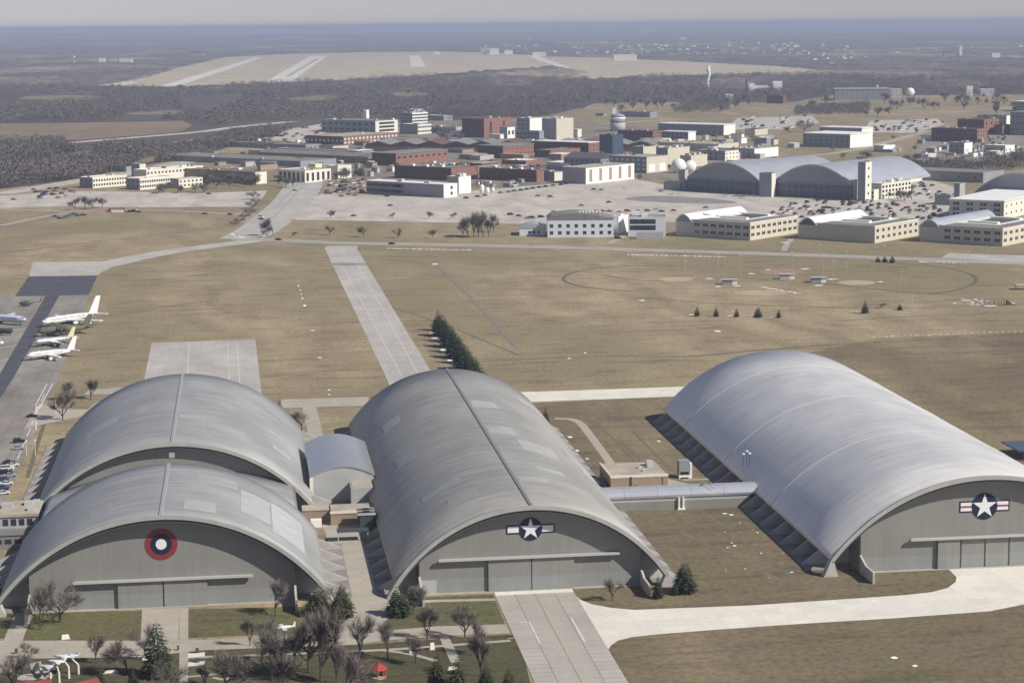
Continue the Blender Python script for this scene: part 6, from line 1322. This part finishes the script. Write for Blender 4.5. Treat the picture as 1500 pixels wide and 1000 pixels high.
# sports field furniture
for k, (x, y, lb) in enumerate(((1068, 417, 'left white and grey shed in the middle of the ball fields'), (1152, 409, 'middle white and grey shed in the ball fields'), (1198, 414, 'right grey shed in the ball fields'))):
    q = P(x, y); t = empty('dugout', q, R(-10), lb, 'shed'); boxb('wall', t, METSHADE if k != 1 else GREYW, -4, 2, 0, 4, 0, 3); boxb('end_wall', t, WHITEW, 2, 5, 0, 4, 0, 3); boxb('roof', t, GREYW, -4.6, 5.6, -.6, 4.6, 3, 3.3)
for k, (x, y, h_) in enumerate(((927, 376, 30), (1052, 406, 34), (1062, 412, 36), (1085, 408, 34), (1160, 405, 36), (1206, 410, 38), (1240, 398, 30), (1201, 380, 22), (1295, 384, 24), (1418, 388, 20), (1242, 352, 18), (1220, 412, 30), (1004, 405, 22), (994, 448, 22), (1110, 300, 12), (400, 352, 22), (133, 302, 20), (1336, 452, 18), (1320, 420, 22))):
    q = P(x, y); m_ = mpp(x, y); t = empty('light_pole', q, 0, 'slim light pole, number %s counted from the left group' % k if False else ['tall light pole beside the path in front of the glazed link', 'leftmost light pole of the left ball field', 'light pole just left of the left field shed', 'light pole right of the left field shed', 'light pole behind the middle field shed', 'tall light pole by the right field shed', 'light pole far right of the sheds', 'light pole between the sheds and the middle beige office', 'light pole left of the three small conifers road', 'light pole before the right beige office', 'light pole at the front of the middle beige office', 'light pole just right of the right field shed', 'light pole at the left infield', 'light pole on the near side of the left infield', 'light pole on the apron behind the left beige office', 'light pole at the road fork', 'light pole by the left checkpoint', 'light pole near the little round conifer', 'light pole on the right outfield'][k], 'light pole', 'light poles')
    H_ = h_ * m_; b = MB(); b.tube((0, 0, 0), (0, 0, H_), .16, .09, 6); b.build('pole', GREYW, t); b = MB(); b.box(-1.1, 1.1, -.15, .15, H_ - .1, H_ + .35); b.build('lamp_bar', GREYW, t)
for k, (x, y) in enumerate(((82, 606), (52, 667), (39, 668))):
    q = P(x, y); t = empty('street_lamp', q, 0, ['white street lamp by the bare tree on the road corner', 'street lamp beside the silver car', 'street lamp behind the black off-roader'][k], 'street lamp'); b = MB(); b.tube((0, 0, 0), (0, 0, 5.5), .1, .07); b.build('pole', WHITEW, t); b = MB(); b.lathe([(.1, 5.4), (.35, 5.6), (.3, 6.0), (.05, 6.1)], 8); b.build('globe', WHITEW, t)
# playground-like equipment at the right
q = P(1447, 447); t = empty('playground', q, 0, 'reddish playground frames on snowy ground at the right', 'playground')
for k, (x, y, w_, h_) in enumerate(((-6, 0, 3, 2.4), (-2, 3, 3, 3.4), (2, -1, 3.4, 2.8), (6, 2, 2.6, 2.2), (9, 0, 2, 2.8))):
    b = MB()
    for sx in (-w_ / 2, w_ / 2): b.tube((x + sx, y - .8, 0), (x + sx, y, h_), .12, .12, 5); b.tube((x + sx, y + .8, 0), (x + sx, y, h_), .12, .12, 5)
    b.tube((x - w_ / 2, y, h_), (x + w_ / 2, y, h_), .12, .12, 5); b.build('climbing_frame', mat('playground_red', (.30, .14, .13), .7), t)
b = MB(); b.prism([(11, 0), (15, 0), (11.4, 2.6), (11, 2.6)], -1, 1, 'y'); b.build('slide', STEELD, t)
q = P(1497, 424); t = empty('picnic_shelter', q, R(-10), 'small dark shelter with pale roof cut by the right edge', 'shelter'); boxb('roof', t, GREYW, -4, 5, -3, 3, 2.8, 3.2)
for x in (-3.6, 4.2):
    for y in (-2.6, 2.4): boxb('post', t, STEELD, x, x + .25, y, y + .25, 0, 2.8)
# blue-roofed thing far right behind the silver hangar
q = P(1494, 672); t = empty('dark_canopy', q, 0, 'dark blue flat canopy peeking out behind the silver hangar', 'canopy'); boxb('roof', t, BLUEG, -2, 30, -4, 14, 3.4, 3.9)
for x in (0, 14, 28): boxb('post', t, STEELD, x, x + .4, -3.5, -3.1, 0, 3.4)
# concrete barriers
print('cars', NC[0], 'objects', len(bpy.data.objects))

rk = random.Random(99)
def clutter(x0, x1, y0, y1, n, lab, grp, mats_, w=(3, 14), h=(2.5, 6)):
    for _ in range(n):
        px, py = rk.uniform(x0, x1), rk.uniform(y0, y1); q = P(px, py); t = empty('shed', (q.x, q.y, 0), TH + rk.choice([0, math.pi / 2]), lab, 'shed', grp); a, b_, c = rk.uniform(*w), rk.uniform(*w) * .6, rk.uniform(*h)
        boxb('wall', t, rk.choice(mats_), 0, a, 0, b_, 0, c); boxb('roof', t, rk.choice([WHITER, GREYR, TANR, DARKR]), -.3, a + .3, -.3, b_ + .3, c, c + .35)
clutter(540, 800, 244, 262, 38, 'small shed or container in the yard before the brick works', 'small sheds in the brick works yard', [WHITEW, METSHADE, BROWNW, GREYW, BRICKD])
clutter(640, 900, 206, 222, 30, 'small shed between the brick works and the beige cube', 'small sheds behind the brick works', [WHITEW, METSHADE, BEIGE, GREYW, BRICKD])
clutter(470, 640, 228, 258, 24, 'small shed right of the columned hall', 'small sheds right of the columned hall', [WHITEW, METSHADE, BROWNW, GREYW])
clutter(930, 1130, 205, 236, 32, 'small plant shed among the beige wind tunnel halls', 'small sheds among the wind tunnel halls', [BEIGE, METSHADE, GREYW, WHITEW], (5, 20), (4, 11))
clutter(1340, 1500, 205, 232, 22, 'small shed below the brick blocks on the right slope', 'small sheds on the right slope', [WHITEW, METSHADE, GREYW])
clutter(700, 800, 268, 276, 9, 'small shed behind the car row', 'small sheds behind the car row', [WHITEW, CREAM, METSHADE], (3, 9), (2.5, 5))
clutter(355, 470, 205, 240, 10, 'small shed on the slope above the cream buildings', 'small sheds on the slope above the cream buildings', [WHITEW, METSHADE, CREAM])
for (x0, x1, y0, y1, n, lb, grp) in ((530, 800, 212, 262, 34, 'small bare tree among the brick works', 'bare trees among the brick works'), (800, 1120, 200, 268, 30, 'small bare tree among the laboratories', 'bare trees among the laboratories'), (350, 520, 208, 262, 22, 'small bare tree on the slope above the cream buildings', 'bare trees above the cream buildings'), (1140, 1500, 176, 246, 24, 'bare tree on the open right slope', 'bare trees on the open right slope')):
    for k in range(n): tree('%s%d' % (rk.choice('bs'), k % 2), rk.uniform(x0, x1), rk.uniform(y0, y1), rk.uniform(6, 12), lb, grp, rk.uniform(1.1, 1.7))

clutter(470, 700, 208, 236, 14, 'low flat workshop left of the brick halls', 'low workshops left of the brick halls', [BROWNW, METSHADE, BRICKD, BEIGE], (14, 44), (4, 7))
clutter(690, 900, 232, 260, 12, 'low flat workshop before the bright flat roof edge', 'low workshops in the brick works', [BROWNW, METSHADE, BRICKD, GREYW, BEIGE], (12, 36), (4, 8))
clutter(930, 1120, 196, 232, 12, 'low flat laboratory shed behind the wind tunnel hall', 'low sheds behind the wind tunnel hall', [BEIGE, METSHADE, GREYW, CREAM], (14, 40), (4, 9))
clutter(1130, 1480, 198, 244, 12, 'low outbuilding on the right slope', 'low outbuildings on the right slope', [METSHADE, WHITEW, GREYW, BEIGE], (8, 24), (3, 6))
clutter(300, 470, 214, 250, 12, 'low outbuilding on the yard above the cream buildings', 'low outbuildings above the cream buildings', [METSHADE, WHITEW, GREYW, BROWNW], (8, 30), (3, 6))
clutter(640, 720, 186, 204, 7, 'low building before the brick tower block', 'low buildings before the brick tower block', [METSHADE, WHITEW, CREAM], (8, 26), (4, 7))
